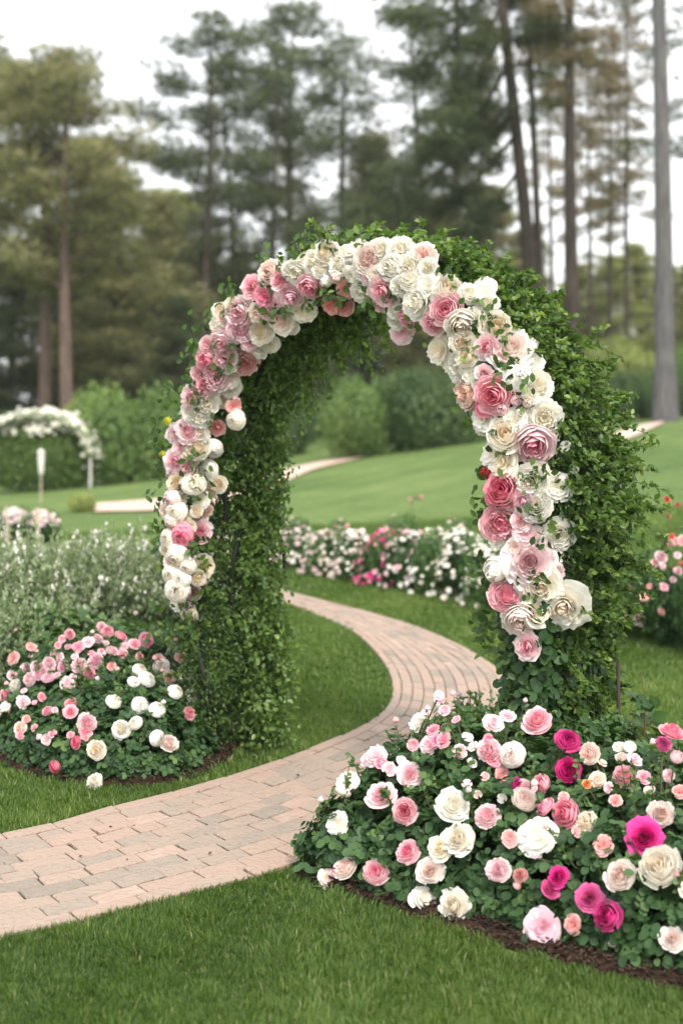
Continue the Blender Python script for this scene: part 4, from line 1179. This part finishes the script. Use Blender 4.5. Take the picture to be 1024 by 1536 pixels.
# pale lantern on a post
def lantern():
    p = ground(62, 756); k = p[1] / F
    root = empty('garden_lantern', tuple(p), 'pale tapered lantern on a thin post in front of the white arbor', 'lantern')
    V, Fq = tube(np.array([[0, 0, 0], [0, 0, (756 - 712) * k]]), .013, 8); link('post', mesh_np('lantern_post', V, Fq, M['stake']), root)
    z = lambda y: (756 - y) * k
    prof = [(.004, z(714)), (.03, z(712)), (.042, z(708)), (.062, z(684)), (.062, z(680)), (.067, z(679.5)), (.067, z(677.5)), (.05, z(676)), (.015, z(674)), (.004, z(673.5))]
    V, Fq = tube(np.array([[0, 0, q[1]] for q in prof]), [q[0] for q in prof], 12)
    link('shade', mesh_np('lantern_shade', V, Fq, M['whitewood']), root)
lantern()
for px, yb, yt in ((10, 840, 760), (56, 850, 762)):
    p = ground(px, yb); k = p[1] / F
    V, Fq = tube(np.array([[0, 0, 0], [.01, 0, (yb - yt) * k * .6], [0, 0, (yb - yt) * k]]), [.02, .019, .016], 7)
    o = link('garden_stake', mesh_np('stake', V, Fq, M['stake']), None, tuple(p)); o['category'] = 'garden stake'
    o['label'] = 'pale wooden stake %s' % ('at the very edge of the picture left of the lavender' if px < 20 else 'standing in the pale lavender clump')

def small_bush(px, ybase, wpx, ytop, var, label, cat='bush', group=None, blossoms=None, nb=120, bs=(.03, .05), name='bush', top_only=False, spike=False, seed=0):
    p = ground(px, ybase); k = p[1] / F
    rx = wpx / 2 * k / .95; H = (ybase - ytop) * k
    root = empty(name, tuple(p), label, cat, group)
    fo = link('foliage', var, root); fo.scale = (rx, rx, H / .95); fo.rotation_euler = (0, 0, random.uniform(0, 6.28))
    st = link('stems', BSTEM, root); st.scale = (rx * .9, rx * .9, H)
    if blossoms:
        rg = np.random.default_rng(seed + int(px * 7))
        it = []
        for _ in range(nb):
            a = rg.uniform(0, 6.28); e = rg.uniform(.0, 1.4) if not top_only else rg.uniform(.7, 1.5)
            d = np.array([math.cos(a) * math.cos(e), math.sin(a) * math.cos(e), math.sin(e)])
            P = d * np.array([rx, rx, H * .92]) * rg.uniform(.82, 1.06)
            P[2] = max(P[2], .04)
            it.append((P, unit(d + rg.normal(0, .3, 3) + np.array([0, -.4, .2])), rg.uniform(*bs), 'mini', str(rg.choice(blossoms))))
        link('blossoms', merged_blooms('bush_blossoms', it, (0, 0, 0)), root)
    return root

SM = {m: [shrub_mesh('small_bush', m, 450 + i * 7 + len(m), 3600, 9, 1.0, .8, .085, LEAF6) for i in range(2)] for m in ('roseleaf_light', 'roseleaf', 'silver', 'bush_yellow')}

small_bush(122, 768, 62, 735, SM['bush_yellow'][0], 'low yellow green shrub at the end of the far path')
for (px, yb, w, yt, lab) in ((20, 812, 70, 760, 'grey lilac lavender clump at the left edge beyond the silvery shrubs'), (62, 815, 66, 764, 'grey lilac lavender clump below the pale lantern')):
    small_bush(px, yb, w, yt, SM['roseleaf'][0], lab, 'lavender', 'lavender clumps at the left', ['lilac', 'white', 'blush'], 220, (.03, .05), 'lavender', True)

# distant flower border behind the path (running from behind the left leg to the right edge)
BORD = [(330, 822, 82, 775), (372, 832, 82, 780), (412, 842, 80, 782), (452, 852, 82, 786), (492, 862, 84, 790), (532, 870, 84, 790), (574, 878, 86, 790), (612, 884, 84, 786), (652, 892, 90, 786), (694, 901, 92, 786), (738, 912, 96, 800), (790, 926, 104, 815), (845, 940, 110, 825)]
BCOL = [['palepink', 'white', 'blush'], ['palepink', 'blush', 'white'], ['palepink', 'white', 'lilac'], ['blush', 'white', 'palepink'], ['white', 'blush', 'palepink'], ['white', 'blush'], ['deep', 'pink', 'deep', 'magenta'], ['white', 'palepink', 'pink'], ['white', 'white', 'blush'], ['white', 'white', 'cream'], ['white', 'cream'], ['white', 'blush'], ['palepink', 'white']]
BLAB = ['pink and white flowering bush hidden behind the left arch leg', 'pink flowering bush showing beside the left arch leg', 'pale pink flowering bush at the visible start of the distant border', 'blush and white flowering bush, second to appear in the border',
        'white and blush flowering bush left of the crimson one', 'white flowering bush directly left of the crimson one', 'crimson pink flowering bush in the middle of the distant border', 'pink and white flowering bush just right of the crimson one',
        'white flowering bush under the tall reddish stem side of the border', 'white flowering bush next to the right flowers of the arch', 'white flowering bush partly behind the right flowers of the arch', 'white flowering bush hidden behind the right arch leg', 'pale pink bush hidden behind the climber of the right leg']
for i, (px, yb, w, yt) in enumerate(BORD):
    small_bush(px, yb, w, yt, SM['roseleaf' if i % 2 else 'roseleaf_light'][i % 2], BLAB[i], 'flowering bush', 'flowering bushes in the distant border', BCOL[i], 150, (.028, .055), 'flowering_bush', seed=i)
# second row slightly behind gives depth
for i, (px, yb, w, yt, lab) in enumerate([(430, 828, 70, 772, 'russet leaved bush behind the pale pink start of the border'), (520, 842, 74, 774, 'loose green bush behind the white blooms of the border'), (600, 852, 74, 768, 'loose bush behind the crimson blooms'), (680, 866, 76, 772, 'loose green bush behind the white end of the border')]):
    small_bush(px, yb, w, yt, SM['roseleaf_light'][i % 2], lab, 'flowering bush', 'flowering bushes in the distant border', ['palepink', 'salmon', 'blush'], 40, (.03, .045), 'flowering_bush', seed=50 + i)

# rose bush at the right edge with single blooms
def edge_bush():
    fl = []
    for tok in '625 537 28 red|670 560 20 red|645 695 25 red|600 782 50 palepink|668 775 30 palepink|572 808 36 salmon|607 820 34 palepink|672 843 36 palepink|470 912 40 peach|612 910 38 pink|548 908 26 salmon|528 953 36 salmon|435 1032 40 pink|507 1047 58 lilac|600 1017 30 salmon|690 710 42 salmon|635 725 32 pink|660 715 30 salmon|650 880 26 palepink|700 900 30 pink|690 960 26 salmon'.split('|'):
        a = tok.split(); fl.append((780 + float(a[0]) / 2.844, 560 + float(a[1]) / 2.844, float(a[2]) / 2.844, a[3]))
    defs = [(1000, 962, 150, 822, 'rose bush with pink and coral blooms at the right edge beyond the arch'), (925, 952, 100, 868, 'low dark rose bush just right of the climber, with a peach and a pink bloom'), (1085, 985, 160, 820, 'rose bush beyond the right edge of the picture')]
    roots = []
    for i, (px, yb, w, yt, lab) in enumerate(defs):
        roots.append(small_bush(px, yb, w, yt, SM['roseleaf'][i % 2], lab, 'rose bush', 'rose bushes by the right lawn', None, 0, name='rose_bush'))
    for (x, y, d, col) in fl:
        r = roots[0] if x > 962 else roots[1]
        Y = r.location[1] - .18 - .15 * random.random()
        P = np.array([0, 0, CH]) + ray(x, y) * Y
        add_bloom(r, P, unit(np.array([random.gauss(0, .3), -.8, .5])), d * Y / F * 1.1, 'loose' if random.random() < .5 else 'peony', col, r.location)
edge_bush()

# silvery white-spiked shrubs, middle left
def spiky():
    def geo(seed):
        rg = np.random.default_rng(seed)
        ns = 260; Ps, Ns, Ts, vs = [], [], [], []; st = []; fl = []
        for k in range(ns):
            a = rg.uniform(0, 6.28); q = math.sqrt(rg.random()); 
            b = np.array([.3 * q * math.cos(a), .3 * q * math.sin(a), 0]); h = rg.uniform(.55, 1.05) * (1 - .3 * q)
            tip = np.array([q * math.cos(a) * .95, q * math.sin(a) * .95, h])
            t = rg.uniform(.12, 1, 34)[:, None]
            P = b * (1 - t) + tip * t + np.array([0, 0, .08]) * np.sin(t * 3.1) + rg.normal(0, .012, (34, 3))
            d = unit(tip - b)
            Ps.append(P); Ns.append(unit(rg.normal(size=(34, 3)))); Ts.append(d + rg.normal(0, .55, (34, 3))); vs.append(np.clip(t[:, 0] * .6 + rg.normal(.15, .15, 34), 0, 1))
            if k % 3 == 0: tt = np.linspace(0, 1, 4)[:, None]; st.append(tube(b * (1 - tt) + tip * tt + np.array([0, 0, .08]) * np.sin(tt * 3.1), .004, 3))
            if rg.random() < .22:
                for _ in range(7):
                    f = rg.uniform(.86, 1.03); fl.append((b * (1 - f) + tip * f + rg.normal(0, .012, 3), unit(rg.normal(size=3) + [0, -.5, .4]), rg.uniform(.022, .036), 'mini', 'white'))
        V, Fq, v = leaves(np.concatenate(Ps), np.concatenate(Ns), rg.uniform(.035, .065, ns * 34), LEAF4, np.concatenate(Ts), np.concatenate(vs), rg)
        Vs_, Fs_ = merge(st)
        return mesh_np('silver_foliage', V, Fq, M['silver'], {'v': v}), mesh_np('silver_stems', Vs_, Fs_, M['stem']), merged_blooms('silver_blossoms', fl, (0, 0, 0))
    G = [geo(1), geo(2)]
    sp = [(-40, 1010, .62, 835), (35, 1000, .60, 808), (110, 990, .58, 822), (185, 985, .56, 806), (250, 975, .52, 815), (300, 965, .5, 840), (0, 940, .6, 815), (80, 930, .6, 828), (150, 925, .6, 818), (225, 920, .55, 822), (60, 1060, .5, 905), (-20, 1080, .5, 900)]
    lab = ['silvery shrub beyond the left edge of the picture', 'silvery white-spiked shrub by the left edge, tallest spikes there', 'silvery shrub behind the pink roses of the round bed', 'silvery shrub with clear white spikes behind the middle of the round bed', 'silvery shrub beside the hanging flowers of the left leg',
           'silvery shrub tucked behind the left arch leg', 'rear silvery shrub at the left edge', 'rear silvery shrub left of the middle pair', 'rear silvery shrub right of the middle pair', 'rear silvery shrub near the arch flowers', 'green shrub directly behind the left rim of the round bed', 'green shrub left of the round bed at the picture edge']
    for i, (px, yb, rx, yt) in enumerate(sp):
        p = ground(px, yb); k = p[1] / F; H = (yb - yt) * k * 1.2
        root = empty('silver_shrub', tuple(p), lab[i], 'shrub', 'silvery shrubs behind the round bed')
        root.scale = (rx, rx, H); root.rotation_euler = (0, 0, random.uniform(0, 6.28))
        g = G[i % 2]
        link('foliage', g[0], root); link('stems', g[1], root)
        if i < 10: link('blossoms', g[2], root)
spiky()

# ------------------------------------------------------------------ trees
def pine_geo(seed, H, r0, bare, R0, nl, mode, tuft=.26, dens=60, bend=.3):
    """trunk+limbs tube mesh and needle crown. bare = fraction of bare trunk."""
    rg = np.random.default_rng(seed)
    t = np.linspace(0, 1, 14)
    ph = rg.uniform(0, 6.28)
    C = np.column_stack([bend * np.sin(t * 2.2 + ph) * t, bend * .6 * np.cos(t * 2.6 + ph) * t, H * t])
    parts = [tube(C, r0 * (1 - t) ** .7 * .92 + r0 * .08 + .35 * r0 * np.exp(-t * 40), 9)]
    P, N_, T, vv = [], [], [], []
    for k in range(nl):
        f = (k + rg.random()) / nl
        th = bare + (1 - bare) * f ** .9
        b = np.array([np.interp(th, t, C[:, i]) for i in range(3)])
        a = k * 2.4 + rg.normal(0, .4)
        if mode == 'scots':  env = R0 * (math.sin(math.pi * min(.20 + .8 * f, 1)) ** .55 * .9 + .12) * rg.uniform(.55, 1.1)
        elif mode == 'tall': env = R0 * (1 - .75 * f) * rg.uniform(.5, 1.1)
        else:                env = R0 * ((1 - f) ** .75 * .95 + .08) * rg.uniform(.7, 1.1)
        up = {'scots': rg.uniform(-.05, .45), 'tall': rg.uniform(-.35, .25), 'bushy': rg.uniform(-.15, .35)}[mode]
        tt = np.linspace(0, 1, 6)[:, None]
        dr = np.array([math.cos(a), math.sin(a), 0.])
        L = b + dr * env * tt + np.array([0, 0, 1.]) * env * (up * tt + (.12 if mode != 'tall' else -.15) * tt ** 2) + np.array([-dr[1], dr[0], 0]) * rg.normal(0, .08) * env * tt ** 2
        parts.append(tube(L, np.linspace(max(.02, r0 * .26 * (1 - .6 * f)), .012, 6), 5))
        nc = max(3, int(env * 2.6))
        for c in range(nc):
            q = rg.uniform(.30 if mode != 'bushy' else .15, 1.02)
            p = np.array([np.interp(q, tt[:, 0], L[:, i]) for i in range(3)])
            p = p + np.array([-dr[1], dr[0], 0]) * rg.normal(0, .20) * env * q + [0, 0, rg.uniform(0, .18)]
            cr = rg.uniform(.32, .62) * (1.0 if mode != 'scots' else 1.1)
            m = int(dens * cr / .45)
            d = unit(rg.normal(size=(m, 3)))
            rad = cr * rg.random(m) ** .4
            pp = p + d * rad[:, None] * np.array([1.15, 1.15, .5])
            P.append(pp); T.append(d * .7 + np.array([0, 0, .35]) + dr * .3 + rg.normal(0, .35, (m, 3))); N_.append(rg.normal(size=(m, 3)))
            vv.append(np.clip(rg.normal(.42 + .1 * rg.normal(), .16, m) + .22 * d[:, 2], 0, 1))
    P = np.concatenate(P)
    Vt, Ft = merge(parts)
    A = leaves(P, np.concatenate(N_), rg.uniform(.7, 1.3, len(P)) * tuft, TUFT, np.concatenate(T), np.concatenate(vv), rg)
    return (Vt, Ft), A

def tree_var(name, barkm, needlem, *a, **k):
    (Vt, Ft), A = pine_geo(*a, **k)
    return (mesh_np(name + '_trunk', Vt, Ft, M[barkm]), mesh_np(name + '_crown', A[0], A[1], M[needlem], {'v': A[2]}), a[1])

TV = {
 's1': tree_var('scots', 'bark_red', 'needle_olive', 501, 12, .22, .42, 2.7, 38, 'scots'),
 's2': tree_var('scots', 'bark', 'needle_dark', 502, 12, .17, .38, 2.2, 26, 'scots', dens=75, bend=.5),
 's3': tree_var('scots', 'bark', 'needle_dark', 503, 14, .16, .36, 1.9, 28, 'scots', dens=36, bend=.5),
 't1': tree_var('tall', 'bark', 'needle_dark', 504, 20, .20, .46, 3.0, 28, 'tall', dens=44, bend=.5),
 't2': tree_var('tall', 'bark', 'needle_rust', 505, 20, .18, .44, 2.0, 38, 'tall', dens=48, bend=.4),
 't3': tree_var('tall', 'bark_grey', 'needle_dark', 506, 22, .26, .62, 3.0, 40, 'tall', dens=60, bend=.2),
 'b1': tree_var('bushy', 'bark', 'needle_olive', 507, 9, .18, .05, 2.5, 60, 'bushy', dens=75, tuft=.24),
 'b3': tree_var('bushy', 'bark', 'needle_pale', 509, 9, .18, .04, 2.9, 60, 'bushy', dens=80, tuft=.24),
 'b2': tree_var('bushy', 'bark', 'needle_dark', 508, 9, .18, .05, 2.3, 60, 'bushy', dens=75, tuft=.24),
}
def tree(var, px, Y, ytop, label, group=None, lean=0., wide=1.0, thick=1.0, rot=None, name='pine_tree'):
    x = (px - CX) / F * Y; z0 = float(gz(x, Y))
    H = CH + (HZ - ytop) / F * Y - z0
    tm, cm, h0 = TV[var]
    root = empty(name, (x, Y, z0 - .05), label, 'tree', group)
    s = H / h0
    root.scale = (s * wide, s * wide, s)
    root.rotation_euler = (0, lean, random.uniform(0, 6.28) if rot is None else rot)
    # keep the lean in world x by nesting it in the rotation order
    root.rotation_mode = 'XYZ'
    a = root.rotation_euler[2]
    root.matrix_world = Matrix.Translation(root.location) @ Matrix.Rotation(lean, 4, 'Y') @ Matrix.Rotation(a, 4, 'Z') @ Matrix.Diagonal((s * wide * 1., s * wide, s, 1))
    tr = link('trunk', tm, root); tr.scale = (thick, thick, 1)
    link('crown', cm, root)
    return root

tree('s1', 66, 40, 120, 'red-barked pine at the left, its trunk just left of a twin')
tree('s1', 103, 38, 78, 'tallest red-barked pine at the left, with a full olive crown', rot=2.0, lean=-.01)
tree('s1', -30, 42, 60, 'pine cut off by the upper left corner', rot=4.0)
tree('s2', 300, 52, 38, 'dark layered pine standing clear against the sky above the left flowers', rot=1.0)
tree('s3', 352, 56, 120, 'slender dark pine behind the layered pine')
tree('s3', 402, 54, 75, 'dark pine left of the thin high pine over the arch top', rot=2.5)
tree('s2', 447, 58, 8, 'thin high pine with a small tuft above the arch top', rot=3.3)
tree('s3', 520, 60, 55, 'soft grey green pine in the gap of sky above the middle of the arch', rot=5.0, wide=1.15)
tree('b1', 560, 62, 210, 'lower olive conifer below the grey green pine')
tree('t1', 690, 46, -260, 'dark pine with long sweeping boughs above the right shoulder of the arch', rot=.6, lean=-.03)
tree('t1', 812, 40, -300, 'thin pine trunk between the leaning one and the stout dark one', rot=3.9, lean=-.02, thick=.8)
tree('t2', 860, 36, -380, 'stout dark pine trunk rising behind the shoulder of the climber', rot=1.2, thick=1.35)
tree('t2', 886, 52, 40, 'slim rusty-needled pine right of the stout dark trunk', rot=2.2, thick=.8)
tree('t2', 912, 48, 60, 'slim pine with rust brown foliage among the right trunks', rot=4.4, thick=.8)
tree('t2', 941, 46, -20, 'slim pine next to the thick grey trunk', rot=5.5, lean=-.015, thick=.8)
tree('t3', 997, 30, -560, 'thick grey-barked trunk at the right, running out of the picture top', rot=.4, lean=-.02, thick=1.15)
tree('t1', 1045, 40, -200, 'dark pine at the upper right corner', rot=2.9)
def swept_pine():
    rg = np.random.default_rng(909)
    Yt = 38.0
    W = lambda px, py, Y: np.array([(px - CX) / F * Y, Y, CH + (HZ - py) / F * Y])
    b = W(806, 640, Yt); b[2] = float(gz(b[0], Yt)) - .05
    root = empty('pine_tree', tuple(b), 'large dark pine whose long boughs sweep down to the left above the arch', 'tree')
    ctrl = np.array([b, W(792, 380, Yt), W(772, 180, Yt), W(752, 0, Yt), W(735, -170, Yt), W(722, -330, Yt)])
    C = spline(ctrl, 24)
    parts = [tube(C - b, np.linspace(.21, .09, 24), 10)]
    P, T, N_, vv = [], [], [], []
    bough = [((738, -170), (640, -40), (560, -10), 40), ((745, -110), (690, 0), (610, 50), 37), ((750, -60), (700, 60), (608, 120), 39), ((752, 0), (715, 95), (640, 215), 36),
             ((757, 40), (700, 170), (575, 300), 38), ((764, 90), (700, 215), (610, 330), 41), ((768, 150), (690, 250), (540, 330), 38), ((774, 200), (700, 300), (570, 400), 40),
             ((780, 250), (730, 330), (650, 420), 38), ((748, -40), (800, 20), (850, 90), 40), ((757, 60), (800, 60), (838, 40), 36), ((742, -140), (820, -60), (900, -10), 39), ((770, 170), (735, 210), (700, 205), 39)]
    for (a, m, e, Ye) in bough:
        A_, M_, E_ = W(*a, Yt), W(*m, (Yt + Ye) / 2), W(*e, Ye)
        t = np.linspace(0, 1, 12)[:, None]
        L_ = (1 - t) ** 2 * A_ + 2 * (1 - t) * t * M_ + t ** 2 * E_
        parts.append(tube(L_ - b, np.linspace(.07, .015, 12), 6))
        ln = np.linalg.norm(np.diff(L_, axis=0), axis=1).sum()
        d0 = unit(E_ - A_)
        for k in range(int(ln * 5.5)):
            q = rg.uniform(.22, 1.03)
            p = np.array([np.interp(q, t[:, 0], L_[:, i]) for i in range(3)]) + rg.normal(0, 1, 3) * np.array([.22, .45, .14]) * (.5 + q)
            cr = rg.uniform(.25, .5); m_ = int(80 * cr / .4)
            d = unit(rg.normal(size=(m_, 3)))
            P.append(p + d * (cr * rg.random((m_, 1)) ** .4) * np.array([1.2, 1.2, .55]) - b); T.append(d * .6 + d0 * .8 + rg.normal(0, .3, (m_, 3))); N_.append(rg.normal(size=(m_, 3)))
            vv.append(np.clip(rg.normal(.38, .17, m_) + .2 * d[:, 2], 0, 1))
    V, Fq = merge(parts); link('trunk', mesh_np('swept_trunk', V, Fq, M['bark']), root)
    P = np.concatenate(P)
    V, Fq, v = leaves(P, np.concatenate(N_), rg.uniform(.17, .33, len(P)), TUFT, np.concatenate(T), np.concatenate(vv), rg)
    link('crown', mesh_np('swept_crown', V, Fq, M['needle_dark'], {'v': v}), root)
swept_pine()
tree('s3', 640, 58, 20, 'dark pine behind the sweeping boughs', rot=.2, wide=1.2)
tree('t2', 722, 60, 30, 'rust tinted pine standing deep between the right trunks', rot=.9)
tree('t2', 828, 64, 10, 'faint slim pine far behind the stout dark trunk', rot=1.9, thick=.8)
G2 = 'lower conifers filling in under the pines'
for i, (v, px, Y, yt, lab) in enumerate([
    ('b2', 20, 46, 380, 'dark low conifer behind the twin red trunks at the left edge'), ('b2', 90, 50, 360, 'dark low conifer directly behind the twin red trunks'), ('b1', 170, 46, 255, 'tall olive conifer right of the twin red trunks'),
    ('b1', 232, 50, 300, 'olive conifer beside the upper left flowers'), ('b2', 200, 52, 400, 'dark low conifer above the large round bush'), ('b1', 300, 54, 360, 'olive conifer right behind the upper left flowers'), ('b3', 350, 58, 385, 'pale olive conifer above the left shoulder of the arch'),
    ('b2', 260, 44, 450, 'dark low conifer behind the left flowers'), ('b2', 420, 46, 470, 'dark low conifer showing through the top of the arch'), ('b1', 480, 52, 430, 'low olive conifer showing through the arch beside the hanging fronds'), ('b2', 540, 50, 450, 'dark low conifer in the middle of the arch opening'),
    ('b1', 620, 50, 430, 'low olive conifer behind the right shoulder flowers'), ('b2', 690, 56, 400, 'dark low conifer behind the right shoulder of the arch'), ('b1', 770, 56, 400, 'low olive conifer at the foot of the leaning trunk'), ('b1', 850, 60, 430, 'low olive conifer at the foot of the stout dark trunk'),
    ('b1', 585, 64, 330, 'pale olive conifer far behind the top of the arch'), ('b3', 655, 66, 300, 'pale olive conifer behind the foliage shoulder of the arch'), ('b3', 735, 68, 290, 'pale olive conifer far behind the leaning trunk'), ('b1', 800, 66, 350, 'pale olive conifer far behind the stout dark trunk'), ('b3', 400, 62, 400, 'pale olive conifer left of the arch top'), ('b1', 130, 60, 300, 'tall pale conifer behind the twin red trunks'), ('b3', 270, 62, 290, 'tall pale conifer under the layered pine'),
    ('b3', 915, 60, 385, 'low pale conifer between the slim trunks'), ('b3', 870, 62, 400, 'low pale conifer behind the slim rusty-needled pine'), ('b3', 960, 62, 370, 'low pale conifer left of the thick grey trunk'), ('b3', 1010, 56, 400, 'low olive conifer behind the thick grey trunk'), ('b1', 1040, 52, 400, 'low olive conifer at the right edge'), ('b2', -40, 48, 330, 'dark low conifer beyond the left edge')]):
    tree(v, px, Y, yt, lab, G2, name='conifer_tree', wide=1.15)
G3 = 'distant pines behind the garden'
for i in range(16):
    px = -120 + i * 84
    yt = [330, 320, 330, 360, 380, 395, 400, 390, 330, 350, 340, 400, 380, 400, 400, 380][i]
    if px in range(420, 520): yt = 330
    tree(['s3', 's2', 't2', 'b1'][i % 4], px, 78 + 6 * (i % 3), yt, 'distant hazy pine in the far row behind the nearer trunks', G3)

# ------------------------------------------------------------------ haze in the air
def haze():
    x, y0, y1, z0, z1 = 224, -12, 264, -3.5, 40
    V = np.array([(-x, y0, z0), (x, y0, z0), (x, y1, z0), (-x, y1, z0), (-x, y0, z1), (x, y0, z1), (x, y1, z1), (-x, y1, z1)], float)
    Fq = np.array([[0, 3, 2, 1], [4, 5, 6, 7], [0, 1, 5, 4], [1, 2, 6, 5], [2, 3, 7, 6], [3, 0, 4, 7]])
    m, nt, N, L = newmat('haze_air')
    out = N.new('ShaderNodeOutputMaterial'); pv = N.new('ShaderNodeVolumePrincipled')
    pv.inputs['Color'].default_value = (.95, .95, .93, 1); pv.inputs['Density'].default_value = HAZE
    pv.inputs['Anisotropy'].default_value = .3
    L.new(pv.outputs[0], out.inputs['Volume'])
    o = link('haze', mesh_np('haze', V, Fq, m, smooth_shade=False)); o['kind'] = 'stuff'; o['label'] = 'thin pale haze in the air over the garden'
HAZE = .0005
haze()

# ------------------------------------------------------------------ light, sky, camera
SUN_EL, SUN_AZ = R(50), R(163)       # azimuth measured from +Y (view direction) toward +X (right)
world = bpy.data.worlds.new('World'); scene.world = world; world.use_nodes = True
N = world.node_tree.nodes; L = world.node_tree.links
for n in list(N): N.remove(n)
wo = N.new('ShaderNodeOutputWorld'); bg = N.new('ShaderNodeBackground')
sky = N.new('ShaderNodeTexSky'); sky.sky_type = 'NISHITA'; sky.sun_disc = False
sky.sun_elevation = SUN_EL; sky.sun_rotation = SUN_AZ; sky.dust_density = 4; sky.air_density = 1.0; sky.ozone_density = .6
# thin bright cloud over most of the sky
tc = N.new('ShaderNodeTexCoord'); nz = N.new('ShaderNodeTexNoise'); nz.inputs['Scale'].default_value = 1.6; nz.inputs['Detail'].default_value = 4
mr = N.new('ShaderNodeMapRange'); mr.inputs[1].default_value = .35; mr.inputs[2].default_value = .7; mr.inputs[3].default_value = .72; mr.inputs[4].default_value = .95
mx = N.new('ShaderNodeMix'); mx.data_type = 'RGBA'; mx.inputs[7].default_value = (7.6, 7.7, 7.8, 1)
L.new(tc.outputs['Generated'], nz.inputs['Vector']); L.new(nz.outputs[0], mr.inputs[0]); L.new(mr.outputs[0], mx.inputs[0])
L.new(sky.outputs[0], mx.inputs[6]); L.new(mx.outputs[2], bg.inputs[0]); bg.inputs[1].default_value = .145
L.new(bg.outputs[0], wo.inputs[0])

sd = bpy.data.lights.new('sun', 'SUN'); sd.energy = 2.0; sd.angle = R(11); sd.color = (1, .93, .82)
so = bpy.data.objects.new('sun', sd); COL.objects.link(so)
sv = Vector((math.sin(SUN_AZ) * math.cos(SUN_EL), math.cos(SUN_AZ) * math.cos(SUN_EL), math.sin(SUN_EL)))
so.rotation_mode = 'QUATERNION'; so.rotation_quaternion = sv.to_track_quat('Z', 'Y'); so.location = (6, 3, 12)

cam = bpy.data.cameras.new('camera'); co = bpy.data.objects.new('camera', cam); COL.objects.link(co)
co.location = (0, 0, CH); co.rotation_euler = (math.pi / 2, 0, 0)
cam.lens = 50; cam.sensor_width = 36; cam.sensor_fit = 'AUTO'
cam.shift_y = -(768 - HZ) / 1536
cam.clip_start = .1; cam.clip_end = 2000
cam.dof.use_dof = True; cam.dof.focus_distance = 4.95; cam.dof.aperture_fstop = 50 / 26.
scene.camera = co

vs = scene.view_settings
vs.view_transform = 'Standard'; vs.look = 'None'; vs.exposure = .88; vs.gamma = 1; vs.use_curve_mapping = False
cy = scene.cycles
cy.use_denoising = True
try: cy.denoiser = 'OPENIMAGEDENOISE'
except Exception: pass
cy.max_bounces = 10; cy.diffuse_bounces = 6; cy.glossy_bounces = 2; cy.transmission_bounces = 4; cy.transparent_max_bounces = 4
cy.sample_clamp_indirect = 6
cy.volume_bounces = 1
